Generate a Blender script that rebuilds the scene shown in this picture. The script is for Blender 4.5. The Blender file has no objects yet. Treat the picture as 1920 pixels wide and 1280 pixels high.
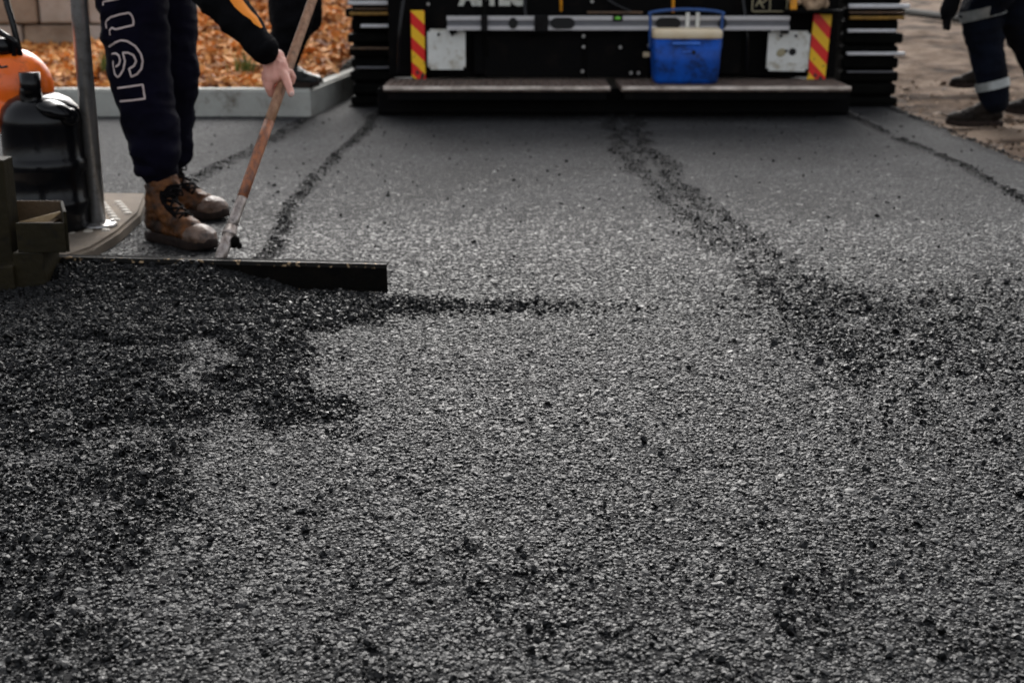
import bpy, bmesh, math, random
import numpy as np
from mathutils import Vector, Matrix, Euler, noise
from mathutils.bvhtree import BVHTree
R = math.radians
rnd = random.Random(7)
rng = np.random.default_rng(11)
scene = bpy.context.scene
COL = scene.collection

# ------------------------------------------------------------------ camera
CAM_H, PITCH, FPX = 0.86, R(16.2), 2500.0
cam_d = bpy.data.cameras.new('camera'); cam = bpy.data.objects.new('camera', cam_d); COL.objects.link(cam)
cam.location = (0, 0, CAM_H); cam.rotation_euler = (R(90) - PITCH, 0, 0)
cam_d.sensor_width = 36; cam_d.lens = 36 * FPX / 1920; cam_d.clip_start = 0.05; cam_d.clip_end = 3000
cam_d.dof.use_dof = True; cam_d.dof.focus_distance = 2.3; cam_d.dof.aperture_fstop = 5.6
scene.camera = cam
# ------------------------------------------------------------------ sky and sun
world = bpy.data.worlds.new('World'); scene.world = world; world.use_nodes = True
wn, wl = world.node_tree.nodes, world.node_tree.links
wn.clear()
sky = wn.new('ShaderNodeTexSky'); sky.sky_type = 'NISHITA'; sky.sun_disc = False
SUN_EL, SUN_AZ = R(36), R(357)
sky.sun_elevation = SUN_EL; sky.sun_rotation = SUN_AZ; sky.air_density = 1.0; sky.dust_density = 4.0; sky.ozone_density = 1.0
hs = wn.new('ShaderNodeHueSaturation'); hs.inputs['Saturation'].default_value = 0.26
bg = wn.new('ShaderNodeBackground'); bg.inputs['Strength'].default_value = 0.15
wo = wn.new('ShaderNodeOutputWorld')
wl.new(sky.outputs[0], hs.inputs['Color']); wl.new(hs.outputs[0], bg.inputs['Color']); wl.new(bg.outputs[0], wo.inputs[0])
sd = bpy.data.lights.new('sun', 'SUN'); sd.energy = 0.85; sd.angle = R(24); sd.color = (1, .985, .965)
sun = bpy.data.objects.new('sun', sd); COL.objects.link(sun)
sv = Vector((math.sin(SUN_AZ) * math.cos(SUN_EL), math.cos(SUN_AZ) * math.cos(SUN_EL), math.sin(SUN_EL)))
sun.rotation_euler = sv.to_track_quat('Z', 'Y').to_euler()
vs = scene.view_settings
vs.view_transform = 'Standard'; vs.look = 'None'; vs.gamma = 1; vs.use_curve_mapping = False; vs.exposure = 0.97

# ------------------------------------------------------------------ measuring helpers (photo pixel -> place)
SP, CP = math.sin(PITCH), math.cos(PITCH)
def ray(x, y):
    u, v = (x - 960) / FPX, (640 - y) / FPX
    return Vector((u, CP + v * SP, -SP + v * CP))
def at(x, y, Y):
    d = ray(x, y); t = Y / d.y
    return Vector((0, 0, CAM_H)) + d * t
def gnd(x, y, z=0.0):
    d = ray(x, y); t = (z - CAM_H) / d.z
    return Vector((0, 0, CAM_H)) + d * t

# ------------------------------------------------------------------ object helpers
def tag(o, label=None, cat=None, group=None, kind=None):
    if label: o['label'] = label
    if cat: o['category'] = cat
    if group: o['group'] = group
    if kind: o['kind'] = kind
    return o
def empty(name, loc, label, cat, group=None):
    o = bpy.data.objects.new(name, None); COL.objects.link(o); o.location = loc; o.empty_display_size = .1
    return tag(o, label, cat, group)
def link(name, me, m, parent=None, smooth=False):
    """me in world coordinates; re-based to the parent's location"""
    if m is not None and not me.materials: me.materials.append(m)
    if smooth: me.polygons.foreach_set('use_smooth', [True] * len(me.polygons))
    o = bpy.data.objects.new(name, me); COL.objects.link(o)
    if parent is not None:
        o.parent = parent
        base = Vector(parent.location); p = parent.parent
        while p is not None: base += Vector(p.location); p = p.parent
        me.transform(Matrix.Translation(-base))
    return o
def bm_to(name, bm, m, parent=None, smooth=False):
    me = bpy.data.meshes.new(name); bm.to_mesh(me); bm.free()
    return link(name, me, m, parent, smooth)
def addbox(bm, lo, hi, bev=0.0, seg=1, rot=None, piv=None):
    lo, hi = Vector(lo), Vector(hi); c = (lo + hi) / 2; s = hi - lo
    t = bmesh.new(); bmesh.ops.create_cube(t, size=1.0)
    bmesh.ops.scale(t, vec=s, verts=t.verts)
    if bev > 0: bmesh.ops.bevel(t, geom=t.edges[:], offset=min(bev, min(s) * .45), segments=seg, affect='EDGES', profile=.5)
    bmesh.ops.translate(t, vec=c, verts=t.verts)
    if rot is not None: bmesh.ops.rotate(t, cent=piv if piv is not None else c, matrix=Euler(rot).to_matrix(), verts=t.verts)
    me = bpy.data.meshes.new('t'); t.to_mesh(me); t.free(); bm.from_mesh(me); bpy.data.meshes.remove(me)
    return bm
def box(name, lo, hi, m, parent=None, bev=0.004, seg=2, rot=None, piv=None):
    return bm_to(name, addbox(bmesh.new(), lo, hi, bev, seg, rot, piv), m, parent)
def frames(pts):
    n = len(pts); T = []
    for i in range(n):
        a, b = pts[max(0, i - 1)], pts[min(n - 1, i + 1)]
        T.append((b - a).normalized())
    up = Vector((0, 0, 1)) if abs(T[0].z) < .9 else Vector((0, 1, 0))
    N = [(up - T[0] * up.dot(T[0])).normalized()]
    for i in range(1, n):
        v = N[-1] - T[i] * N[-1].dot(T[i]); N.append(v.normalized())
    return T, N
def addtube(bm, pts, rad, seg=12, cap=True, sx=1.0, sy=1.0):
    pts = [Vector(p) for p in pts]
    if not hasattr(rad, '__len__'): rad = [rad] * len(pts)
    T, N = frames(pts); rings = []
    for p, t, nn, r in zip(pts, T, N, rad):
        b = t.cross(nn)
        rings.append([bm.verts.new(p + (nn * math.cos(k * 2 * math.pi / seg) * sx + b * math.sin(k * 2 * math.pi / seg) * sy) * r) for k in range(seg)])
    for a, b in zip(rings, rings[1:]):
        for k in range(seg): bm.faces.new((a[k], a[(k + 1) % seg], b[(k + 1) % seg], b[k]))
    if cap: bm.faces.new(rings[0][::-1]); bm.faces.new(rings[-1])
    return bm
def tube(name, pts, rad, m, parent=None, seg=12, smooth=True, **k):
    return bm_to(name, addtube(bmesh.new(), pts, rad, seg, **k), m, parent, smooth)
def curve_pts(pts, n=6):
    pts = [Vector(p) for p in pts]; out = []
    P = [pts[0]] + pts + [pts[-1]]
    for i in range(1, len(P) - 2):
        for k in range(n):
            t = k / n; a, b, c, d = P[i - 1], P[i], P[i + 1], P[i + 2]
            out.append(.5 * ((2 * b) + (c - a) * t + (2 * a - 5 * b + 4 * c - d) * t * t + (3 * b - a - 3 * c + d) * t ** 3))
    out.append(pts[-1]); return out
def addball(bm, c, r, seg=16, rot=None):
    if not hasattr(r, '__len__'): r = (r, r, r)
    m = Matrix.Translation(Vector(c)) @ (Euler(rot).to_matrix().to_4x4() if rot else Matrix()) @ Matrix.Diagonal((*r, 1))
    bmesh.ops.create_uvsphere(bm, u_segments=seg, v_segments=seg // 2 + 2, radius=1, matrix=m)
    return bm
def lathe(name, prof, c, m, parent=None, seg=32, smooth=True, squash=(1, 1)):
    bm = bmesh.new(); rings = []
    for r, z in prof:
        rings.append([bm.verts.new((c[0] + r * squash[0] * math.cos(k * 2 * math.pi / seg), c[1] + r * squash[1] * math.sin(k * 2 * math.pi / seg), c[2] + z)) for k in range(seg)])
    for a, b in zip(rings, rings[1:]):
        for k in range(seg): bm.faces.new((a[k], a[(k + 1) % seg], b[(k + 1) % seg], b[k]))
    bm.faces.new(rings[0][::-1]); bm.faces.new(rings[-1])
    return bm_to(name, bm, m, parent, smooth)
def remesh(bm, voxel, smooth_it=4, wr=None, dec=None):
    """union of closed lumps -> one continuous surface; wr=(amp, scale, stretch) adds cloth folds"""
    me = bpy.data.meshes.new('r'); bm.to_mesh(me); bm.free()
    o = bpy.data.objects.new('r', me); COL.objects.link(o)
    md = o.modifiers.new('r', 'REMESH'); md.mode = 'VOXEL'; md.voxel_size = voxel
    sm = o.modifiers.new('s', 'SMOOTH'); sm.factor = .5; sm.iterations = smooth_it
    if dec: d = o.modifiers.new('d', 'DECIMATE'); d.ratio = dec
    dg = bpy.context.evaluated_depsgraph_get()
    out = bpy.data.meshes.new_from_object(o.evaluated_get(dg)); bpy.data.objects.remove(o); bpy.data.meshes.remove(me)
    if wr:
        for amp, sc, st in wr:
            ns = [v.normal.copy() for v in out.vertices]
            for v, nn in zip(out.vertices, ns):
                p = Vector((v.co.x * st[0], v.co.y * st[1], v.co.z * st[2])) * sc
                v.co += nn * amp * (1 - 2 * abs(noise.noise(p)) * 1.6)
    out.polygons.foreach_set('use_smooth', [True] * len(out.polygons))
    return out
def limb(bm, pts, rad, seg=14, **k):
    """tapered chain with a ball at every joint"""
    pts = [Vector(p) for p in pts]
    for i in range(len(pts) - 1): addtube(bm, [pts[i], pts[i + 1]], [rad[i], rad[i + 1]], seg)
    for p, r in zip(pts, rad): addball(bm, p, r, 14)
    return bm

# ------------------------------------------------------------------ materials
def newmat(name):
    m = bpy.data.materials.new(name); m.use_nodes = True
    return m, m.node_tree.nodes, m.node_tree.links, m.node_tree.nodes['Principled BSDF']
def pmat(name, c, rough=.6, c2=None, scale=8., lo=.35, hi=.65, bump=0., bscale=None, metal=0., spec=.5, rvar=0., stretch=None, coat=0., dirt=None, dscale=14.):
    m, n, l, b = newmat(name)
    b.inputs['Roughness'].default_value = rough; b.inputs['Metallic'].default_value = metal
    b.inputs['Specular IOR Level'].default_value = spec; b.inputs['Coat Weight'].default_value = coat
    tc = n.new('ShaderNodeTexCoord'); mp = n.new('ShaderNodeMapping'); l.new(tc.outputs['Object'], mp.inputs[0])
    if stretch: mp.inputs['Scale'].default_value = stretch
    no = n.new('ShaderNodeTexNoise'); no.inputs['Scale'].default_value = scale; no.inputs['Detail'].default_value = 8; no.inputs['Roughness'].default_value = .65
    l.new(mp.outputs[0], no.inputs['Vector'])
    rp = n.new('ShaderNodeValToRGB'); rp.color_ramp.elements[0].position = lo; rp.color_ramp.elements[1].position = hi
    c2 = c2 or tuple(x * .7 for x in c)
    rp.color_ramp.elements[0].color = (*c, 1); rp.color_ramp.elements[1].color = (*c2, 1)
    l.new(no.outputs[0], rp.inputs[0]); col = rp.outputs[0]
    if dirt:
        n2 = n.new('ShaderNodeTexNoise'); n2.inputs['Scale'].default_value = dscale; n2.inputs['Detail'].default_value = 10; n2.inputs['Roughness'].default_value = .75
        l.new(tc.outputs['Object'], n2.inputs['Vector'])
        r2 = n.new('ShaderNodeValToRGB'); r2.color_ramp.elements[0].position = .52; r2.color_ramp.elements[1].position = .66
        l.new(n2.outputs[0], r2.inputs[0]); mx = n.new('ShaderNodeMix'); mx.data_type = 'RGBA'
        l.new(r2.outputs[0], mx.inputs['Factor']); l.new(col, mx.inputs['A']); mx.inputs['B'].default_value = (*dirt, 1); col = mx.outputs['Result']
    l.new(col, b.inputs['Base Color'])
    if rvar:
        mr = n.new('ShaderNodeMapRange'); mr.inputs['To Min'].default_value = max(0.02, rough - rvar); mr.inputs['To Max'].default_value = min(1, rough + rvar)
        l.new(no.outputs[0], mr.inputs[0]); l.new(mr.outputs[0], b.inputs['Roughness'])
    if bump:
        nb = n.new('ShaderNodeTexNoise'); nb.inputs['Scale'].default_value = bscale or scale * 6; nb.inputs['Detail'].default_value = 6
        l.new(mp.outputs[0], nb.inputs['Vector'])
        bp = n.new('ShaderNodeBump'); bp.inputs['Strength'].default_value = bump; bp.inputs['Distance'].default_value = .01
        l.new(nb.outputs[0], bp.inputs['Height']); l.new(bp.outputs[0], b.inputs['Normal'])
    return m
M = {}
M['black_paint'] = pmat('black_paint', (.0018, .0018, .002), .6, (.003, .0028, .0028), 6, rvar=.12, spec=.06, dirt=(.008, .006, .005), dscale=9)
M['black_rubber'] = pmat('black_rubber', (.002, .002, .002), .75, (.005, .005, .004), 20, bump=.3, spec=.06)
M['black_plastic'] = pmat('black_plastic', (.003, .003, .004), .2, (.005, .005, .006), 10, rvar=.07, bump=.05, bscale=60, spec=.24)
M['orange_plastic'] = pmat('orange_plastic', (.90, .17, .008), .3, (.78, .11, .006), 5, bump=.08, bscale=30, dirt=(.25, .04, .01), dscale=7)
M['white_plate'] = pmat('white_plate', (.72, .72, .68), .5, (.60, .60, .56), 8, bump=.1, dirt=(.36, .31, .22), dscale=16)
M['hole'] = pmat('hole', (.01, .01, .01), .9)
M['alu'] = pmat('alu', (.46, .44, .44), .38, (.55, .53, .53), 30, metal=.15, rvar=.1, stretch=(1, 8, 8))
M['alu_web'] = pmat('alu_web', (.16, .16, .17), .5, (.10, .10, .11), 20, metal=.2, stretch=(1, 8, 8))
M['green'] = pmat('green', (.22, .75, .08), .15, (.2, .7, .08)); M['green'].node_tree.nodes['Principled BSDF'].inputs['Transmission Weight'].default_value = .3
M['yellow'] = pmat('yellow', (.80, .33, .01), .45, (.7, .27, .01), 20, dirt=(.3, .14, .03), dscale=40)
M['steel'] = pmat('steel', (.55, .54, .53), .3, (.40, .39, .38), 25, metal=.8, rvar=.08, bump=.03, dirt=(.30, .27, .24), dscale=30)
M['white_strip'] = pmat('white_strip', (.78, .78, .80), .35, (.66, .65, .66), 30)
M['rust_strip'] = pmat('rust_strip', (.16, .09, .045), .7, (.07, .045, .03), 40)
M['ochre_strip'] = pmat('ochre_strip', (.42, .22, .03), .6, (.16, .09, .02), 40)
M['board'] = pmat('board', (.13, .088, .068), .8, (.05, .034, .027), 26, lo=.4, hi=.62, bump=.5, bscale=160, stretch=(.6, 1, 1), dirt=(.25, .19, .15), dscale=20)
M['board_edge_glint'] = pmat('board_edge_glint', (.85, .74, .65), .4, (.28, .22, .18), 22, stretch=(.5, 1, 1), bump=.2)  # sky reflection along the front edge, put into a pale colour
M['cooler_blue'] = pmat('cooler_blue', (.002, .075, .42), .45, (.002, .04, .22), 9, lo=.4, hi=.6, bump=.05, spec=.25, dirt=(.004, .018, .07), dscale=9)
M['cooler_cream'] = pmat('cooler_cream', (.72, .60, .42), .5, (.62, .47, .28), 9, lo=.45, hi=.75)
M['handle_blue'] = pmat('handle_blue', (.012, .07, .26), .35)
M['letter'] = pmat('letter', (.60, .60, .54), .5, (.50, .49, .43), 20)
M['leaf_paint'] = pmat('leaf_paint', (.35, .30, .18), .6)
M['concrete'] = pmat('concrete', (.38, .38, .345), .85, (.28, .275, .25), 5, lo=.35, hi=.7, bump=.35, bscale=90, dirt=(.13, .11, .085), dscale=7)
M['slab'] = pmat('slab', (.19, .15, .11), .95, (.12, .095, .07), 6, bump=.35, bscale=110, dirt=(.13, .11, .09), dscale=10)
M['stud'] = pmat('stud', (.42, .38, .32), .6, (.40, .36, .30), 30)
M['block'] = pmat('block', (.38, .28, .20), .9, (.20, .135, .09), 3.0, lo=.35, hi=.65, bump=.6, bscale=40)
M['block_pale'] = pmat('block_pale', (.50, .42, .36), .9, (.34, .27, .21), 3.0, bump=.6, bscale=40)
M['navy'] = pmat('navy', (.0018, .0015, .005), .9, (.0038, .0034, .011), 7, bump=.5, bscale=500, spec=.08)
M['black_cloth'] = pmat('black_cloth', (.003, .003, .0035), .9, (.005, .005, .006), 12, bump=.4, bscale=400, spec=.06)
M['work_navy'] = pmat('work_navy', (.0018, .0024, .005), .85, (.0035, .0055, .012), 5, bump=.5, bscale=300, spec=.08)
M['hi_orange'] = pmat('hi_orange', (.85, .28, .01), .7, (.8, .22, .01), 12)
M['reflect'] = pmat('reflect', (.27, .28, .27), .4, (.17, .18, .17), 22, metal=.2)
M['skin'] = pmat('skin', (.66, .34, .26), .48, (.60, .25, .19), 28, lo=.3, hi=.7, bump=.25, bscale=220)
M['skin'].node_tree.nodes['Principled BSDF'].inputs['Subsurface Weight'].default_value = .12
M['skin'].node_tree.nodes['Principled BSDF'].inputs['Subsurface Radius'].default_value = (.01, .004, .002)
M['nail'] = pmat('nail', (.72, .48, .42), .3, (.7, .46, .40))
M['hair'] = pmat('hair', (.03, .018, .01), .6, bump=.5, bscale=200)
M['tan_leather'] = pmat('tan_leather', (.15, .052, .011), .6, (.035, .015, .007), 16, lo=.36, hi=.60, bump=.5, bscale=70, spec=.25, dirt=(.018, .012, .009), dscale=16)
M['toe_leather'] = pmat('toe_leather', (.16, .10, .07), .5, (.075, .038, .022), 18, lo=.38, hi=.62, bump=.5, bscale=70, dirt=(.025, .016, .012), dscale=22)
M['brown_leather'] = pmat('brown_leather', (.075, .035, .02), .6, (.045, .02, .012), 18, bump=.3, bscale=70)
M['sole'] = pmat('sole', (.012, .008, .007), .85, (.028, .018, .014), 30, bump=.4, spec=.15)
M['lace'] = pmat('lace', (.005, .004, .004), .9, spec=.08)
M['black_boot'] = pmat('black_boot', (.004, .004, .004), .4, (.007, .007, .007), 20, bump=.2, spec=.3)
M['dusty_boot'] = pmat('dusty_boot', (.006, .004, .003), .75, (.012, .008, .005), 20, bump=.2, spec=.15)
M['print_white'] = pmat('print_white', (.60, .50, .47), .7, (.48, .36, .34), 60)
M['wood'] = pmat('wood', (.40, .22, .125), .55, (.22, .10, .05), 12, lo=.35, hi=.65, bump=.2, bscale=90, stretch=(6, 6, .8), dirt=(.10, .055, .03), dscale=26)
M['wood_red'] = pmat('wood_red', (.38, .12, .035), .5, (.13, .05, .03), 14, lo=.35, hi=.65, stretch=(6, 6, .8), dirt=(.06, .035, .025), dscale=30)
M['worn_metal'] = pmat('worn_metal', (.42, .37, .34), .35, (.16, .12, .10), 12, metal=.6, stretch=(5, 5, .8), dirt=(.05, .04, .035), dscale=40)
M['lute_metal'] = pmat('lute_metal', (.002, .002, .002), .75, (.005, .004, .003), 18, bump=.3, spec=.05)
M['lute_worn'] = pmat('lute_worn', (.008, .007, .006), .45, (.65, .45, .26), 55, lo=.575, hi=.62, metal=.4)
M['olive'] = pmat('olive', (.020, .015, .006), .6, (.012, .010, .005), 8, bump=.25, bscale=60, spec=.12, dirt=(.007, .006, .005), dscale=22)
M['olive_in'] = pmat('olive_in', (.09, .05, .018), .7, (.05, .03, .012), 14, bump=.2)
M['olive_edge'] = pmat('olive_edge', (.32, .22, .11), .5, (.2, .13, .06), 40)
M['rock'] = pmat('rock', (.15, .10, .05), .9, (.08, .05, .03), 20, bump=.6)
M['cloth_tan'] = pmat('cloth_tan', (.42, .29, .18), .9, (.20, .13, .08), 20, bump=.4)
M['stem_green'] = pmat('stem_green', (.07, .13, .02), .6, (.16, .17, .03), 8)

def attr_node(n, name, kind='GEOMETRY'):
    a = n.new('ShaderNodeAttribute'); a.attribute_name = name; a.attribute_type = kind; return a
# stones coated in bitumen: colour follows each stone's tone value
def stone_mat(name, lo, hi, rough, pale=.06, tint=(1, 1, 1), spec=.5):
    m, n, l, b = newmat(name); b.inputs['Specular IOR Level'].default_value = spec
    a = attr_node(n, 'tone', 'INSTANCER')
    rp = n.new('ShaderNodeValToRGB'); e = rp.color_ramp.elements
    e[0].position = 0; e[0].color = (*[lo * t for t in tint], 1); e[1].position = 1 - pale; e[1].color = (*[hi * t for t in tint], 1)
    k = e.new(1.0); k.color = (hi * 1.7, hi * 1.7, hi * 1.67, 1)
    l.new(a.outputs['Fac'], rp.inputs[0])
    tc = n.new('ShaderNodeTexCoord'); no = n.new('ShaderNodeTexNoise'); no.inputs['Scale'].default_value = 400; no.inputs['Detail'].default_value = 3
    l.new(tc.outputs['Object'], no.inputs['Vector'])
    mx = n.new('ShaderNodeMix'); mx.data_type = 'RGBA'; mx.blend_type = 'MULTIPLY'; mx.inputs['Factor'].default_value = .6
    l.new(rp.outputs[0], mx.inputs['A']); l.new(no.outputs[0], mx.inputs['B']); l.new(mx.outputs['Result'], b.inputs['Base Color'])
    mr = n.new('ShaderNodeMapRange'); mr.inputs['To Min'].default_value = rough; mr.inputs['To Max'].default_value = rough + .1
    l.new(a.outputs['Fac'], mr.inputs[0]); l.new(mr.outputs[0], b.inputs['Roughness'])
    return m
M['stone_flat'] = stone_mat('stone_flat', .008, .025, .44, .08, spec=.31)
M['stone_loose'] = stone_mat('stone_loose', .002, .006, .34, .03, (1, 1, 1.06), spec=.20)

def chip_mat():
    m, n, l, b = newmat('bark_chip')
    a = attr_node(n, 'tone', 'INSTANCER'); rp = n.new('ShaderNodeValToRGB'); e = rp.color_ramp.elements
    e[0].position = 0; e[0].color = (.16, .05, .015, 1); e[1].position = 1; e[1].color = (.78, .40, .14, 1)
    k = e.new(.45); k.color = (.62, .27, .065, 1)
    l.new(a.outputs['Fac'], rp.inputs[0]); l.new(rp.outputs[0], b.inputs['Base Color']); b.inputs['Roughness'].default_value = .8
    return m
M['bark_chip'] = chip_mat()
def leaf_mat():
    m, n, l, b = newmat('dry_leaf')
    a = attr_node(n, 'tone', 'INSTANCER'); rp = n.new('ShaderNodeValToRGB'); e = rp.color_ramp.elements
    e[0].position = 0; e[0].color = (.04, .022, .012, 1); e[1].position = 1; e[1].color = (.36, .24, .15, 1)
    l.new(a.outputs['Fac'], rp.inputs[0]); l.new(rp.outputs[0], b.inputs['Base Color']); b.inputs['Roughness'].default_value = .8
    return m
M['dry_leaf'] = leaf_mat()

def asphalt_mat():
    m, n, l, b = newmat('asphalt')
    tc = n.new('ShaderNodeTexCoord'); lo = attr_node(n, 'loose')
    vo = n.new('ShaderNodeTexVoronoi'); vo.inputs['Scale'].default_value = 150; vo.inputs['Randomness'].default_value = 1
    v2 = n.new('ShaderNodeTexVoronoi'); v2.inputs['Scale'].default_value = 75
    l.new(tc.outputs['Object'], vo.inputs['Vector']); l.new(tc.outputs['Object'], v2.inputs['Vector'])
    big = n.new('ShaderNodeTexNoise'); big.inputs['Scale'].default_value = 1.6; big.inputs['Detail'].default_value = 6
    l.new(tc.outputs['Object'], big.inputs['Vector'])
    sep = n.new('ShaderNodeSeparateColor'); l.new(vo.outputs['Color'], sep.inputs[0])
    rp = n.new('ShaderNodeValToRGB'); e = rp.color_ramp.elements
    e[0].position = .0; e[0].color = (.012, .012, .013, 1); e[1].position = .85; e[1].color = (.034, .034, .035, 1); k = e.new(1.0); k.color = (.08, .08, .078, 1)
    l.new(sep.outputs[0], rp.inputs[0])
    mb = n.new('ShaderNodeMapRange'); mb.inputs['From Min'].default_value = .3; mb.inputs['From Max'].default_value = .7; mb.inputs['To Min'].default_value = .65; mb.inputs['To Max'].default_value = 1.25
    l.new(big.outputs[0], mb.inputs[0])
    x1 = n.new('ShaderNodeMix'); x1.data_type = 'RGBA'; x1.blend_type = 'MULTIPLY'; x1.inputs['Factor'].default_value = 1
    l.new(rp.outputs[0], x1.inputs['A']); l.new(mb.outputs[0], x1.inputs['B'])
    x2 = n.new('ShaderNodeMix'); x2.data_type = 'RGBA'; l.new(lo.outputs['Fac'], x2.inputs['Factor'])
    l.new(x1.outputs['Result'], x2.inputs['A']); x2.inputs['B'].default_value = (.004, .004, .0045, 1)
    l.new(x2.outputs['Result'], b.inputs['Base Color'])
    rr = n.new('ShaderNodeMapRange'); rr.inputs['To Min'].default_value = .8; rr.inputs['To Max'].default_value = .8; b.inputs['Specular IOR Level'].default_value = .12; l.new(lo.outputs['Fac'], rr.inputs[0]); l.new(rr.outputs[0], b.inputs['Roughness'])
    ad = n.new('ShaderNodeMath'); ad.operation = 'MULTIPLY_ADD'; ad.inputs[1].default_value = 2.0
    l.new(v2.outputs['Distance'], ad.inputs[0]); l.new(vo.outputs['Distance'], ad.inputs[2])
    bp = n.new('ShaderNodeBump'); bp.invert = True; bp.inputs['Distance'].default_value = .004; bp.inputs['Strength'].default_value = .8
    l.new(ad.outputs[0], bp.inputs['Height']); l.new(bp.outputs[0], b.inputs['Normal'])
    return m
M['asphalt'] = asphalt_mat()
def dirt_mat():
    m, n, l, b = newmat('dirt')
    tc = n.new('ShaderNodeTexCoord'); mp = n.new('ShaderNodeMapping'); mp.inputs['Scale'].default_value = (.8, 1.1, 1)
    l.new(tc.outputs['Object'], mp.inputs[0])
    a = n.new('ShaderNodeTexNoise'); a.inputs['Scale'].default_value = 1.6; a.inputs['Detail'].default_value = 9; a.inputs['Roughness'].default_value = .62; a.inputs['Distortion'].default_value = .8
    l.new(mp.outputs[0], a.inputs['Vector'])
    rp = n.new('ShaderNodeValToRGB'); e = rp.color_ramp.elements
    e[0].position = .40; e[0].color = (.028, .017, .011, 1); e[1].position = .58; e[1].color = (.17, .125, .092, 1); k = e.new(.485); k.color = (.11, .075, .052, 1)
    l.new(a.outputs[0], rp.inputs[0]); l.new(rp.outputs[0], b.inputs['Base Color']); b.inputs['Roughness'].default_value = 1.0; b.inputs['Specular IOR Level'].default_value = .1
    f = n.new('ShaderNodeTexNoise'); f.inputs['Scale'].default_value = 40; f.inputs['Detail'].default_value = 8; l.new(tc.outputs['Object'], f.inputs['Vector'])
    bp = n.new('ShaderNodeBump'); bp.inputs['Distance'].default_value = .02; bp.inputs['Strength'].default_value = .7; l.new(f.outputs[0], bp.inputs['Height']); l.new(bp.outputs[0], b.inputs['Normal'])
    return m
M['dirt'] = dirt_mat()
M['bed_soil'] = pmat('bed_soil', (.30, .11, .035), .9, (.12, .045, .018), 14, bump=.8, bscale=60)

# ------------------------------------------------------------------ numpy field helpers
def vnoise(x, y, seed=0):
    xi, yi = np.floor(x).astype(np.int64), np.floor(y).astype(np.int64); xf, yf = x - xi, y - yi
    def h(a, b):
        v = (a * 374761393 + b * 668265263 + seed * 974634777) & 0x7fffffff
        v = ((v ^ (v >> 13)) * 1274126177) & 0x7fffffff
        return ((v ^ (v >> 16)) & 0xffff) / 65535.
    u, v = xf * xf * (3 - 2 * xf), yf * yf * (3 - 2 * yf)
    return (h(xi, yi) * (1 - u) + h(xi + 1, yi) * u) * (1 - v) + (h(xi, yi + 1) * (1 - u) + h(xi + 1, yi + 1) * u) * v
def fbm(x, y, sc, oct=4, seed=0):
    s = 0; a = .5; t = 0
    for o in range(oct): s = s + a * vnoise(x * sc + 17.3 * o + 500, y * sc + 9.1 * o + 500, seed + o); t += a; a *= .5; sc *= 2.03
    return s / t
def sdpoly(x, y, poly):
    d = np.full(x.shape, 1e9); inside = np.zeros(x.shape, bool); n = len(poly)
    for i in range(n):
        ax, ay = poly[i]; bx, by = poly[(i + 1) % n]
        ex, ey = bx - ax, by - ay
        t = np.clip(((x - ax) * ex + (y - ay) * ey) / (ex * ex + ey * ey + 1e-12), 0, 1)
        d = np.minimum(d, np.hypot(x - ax - ex * t, y - ay - ey * t))
        c = ((ay > y) != (by > y)) & (x < (bx - ax) * (y - ay) / (by - ay + 1e-12) + ax); inside ^= c
    return np.where(inside, -d, d)
def dline(x, y, pts):
    d = np.full(x.shape, 1e9); tt = np.zeros(x.shape); n = len(pts) - 1
    for i in range(n):
        ax, ay = pts[i]; bx, by = pts[i + 1]; ex, ey = bx - ax, by - ay
        t = np.clip(((x - ax) * ex + (y - ay) * ey) / (ex * ex + ey * ey + 1e-12), 0, 1)
        q = np.hypot(x - ax - ex * t, y - ay - ey * t); tt = np.where(q < d, (i + t) / n, tt); d = np.minimum(d, q)
    return d, tt
def sst(a, b, x): t = np.clip((x - a) / (b - a), 0, 1); return t * t * (3 - 2 * t)
G2 = lambda L: [tuple(gnd(*p)[:2]) for p in L]
PATCH = G2([(-260, 500), (60, 520), (560, 556), (735, 560), (830, 568), (830, 586), (780, 590), (680, 602), (560, 624), (600, 680), (560, 722), (640, 780), (700, 826), (560, 806), (430, 792), (385, 860), (400, 960), (330, 1060), (330, 1180), (240, 1330), (-500, 1330)])
ISLE = G2([(330, 652), (400, 636), (436, 650), (430, 722), (385, 742), (322, 724)])
TRK1 = G2([(1138, 205), (1150, 250), (1185, 320), (1270, 400), (1400, 500), (1530, 600), (1600, 700)])
TRK2 = G2([(1180, 205), (1205, 270), (1262, 340), (1370, 425), (1480, 500), (1600, 570), (1760, 620)])
COARSE = G2([(1300, 560), (1420, 500), (1560, 520), (1960, 470), (2200, 600), (2200, 1400), (1620, 1400), (1500, 1000), (1420, 760)])
WIND = G2([(720, 572), (860, 572), (1040, 574), (1180, 580)])
SEAM_L, SEAM_R, SEAM_L2 = [(-.75, 8), (-.76, 6.3), (-.80, 5.0), (-.74, 4.2), (-.73, 3.6)], [(1.88, 8), (1.86, 6.4), (1.91, 5.6), (1.87, 4.8), (1.88, 0)], [(-1.10, 7.3), (-1.18, 6.2), (-1.27, 5.1), (-1.3, 4.9)]
BL_L, BL_R = gnd(86, 532)[:2], gnd(728, 548)[:2]      # ground line of the lute's blade
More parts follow.
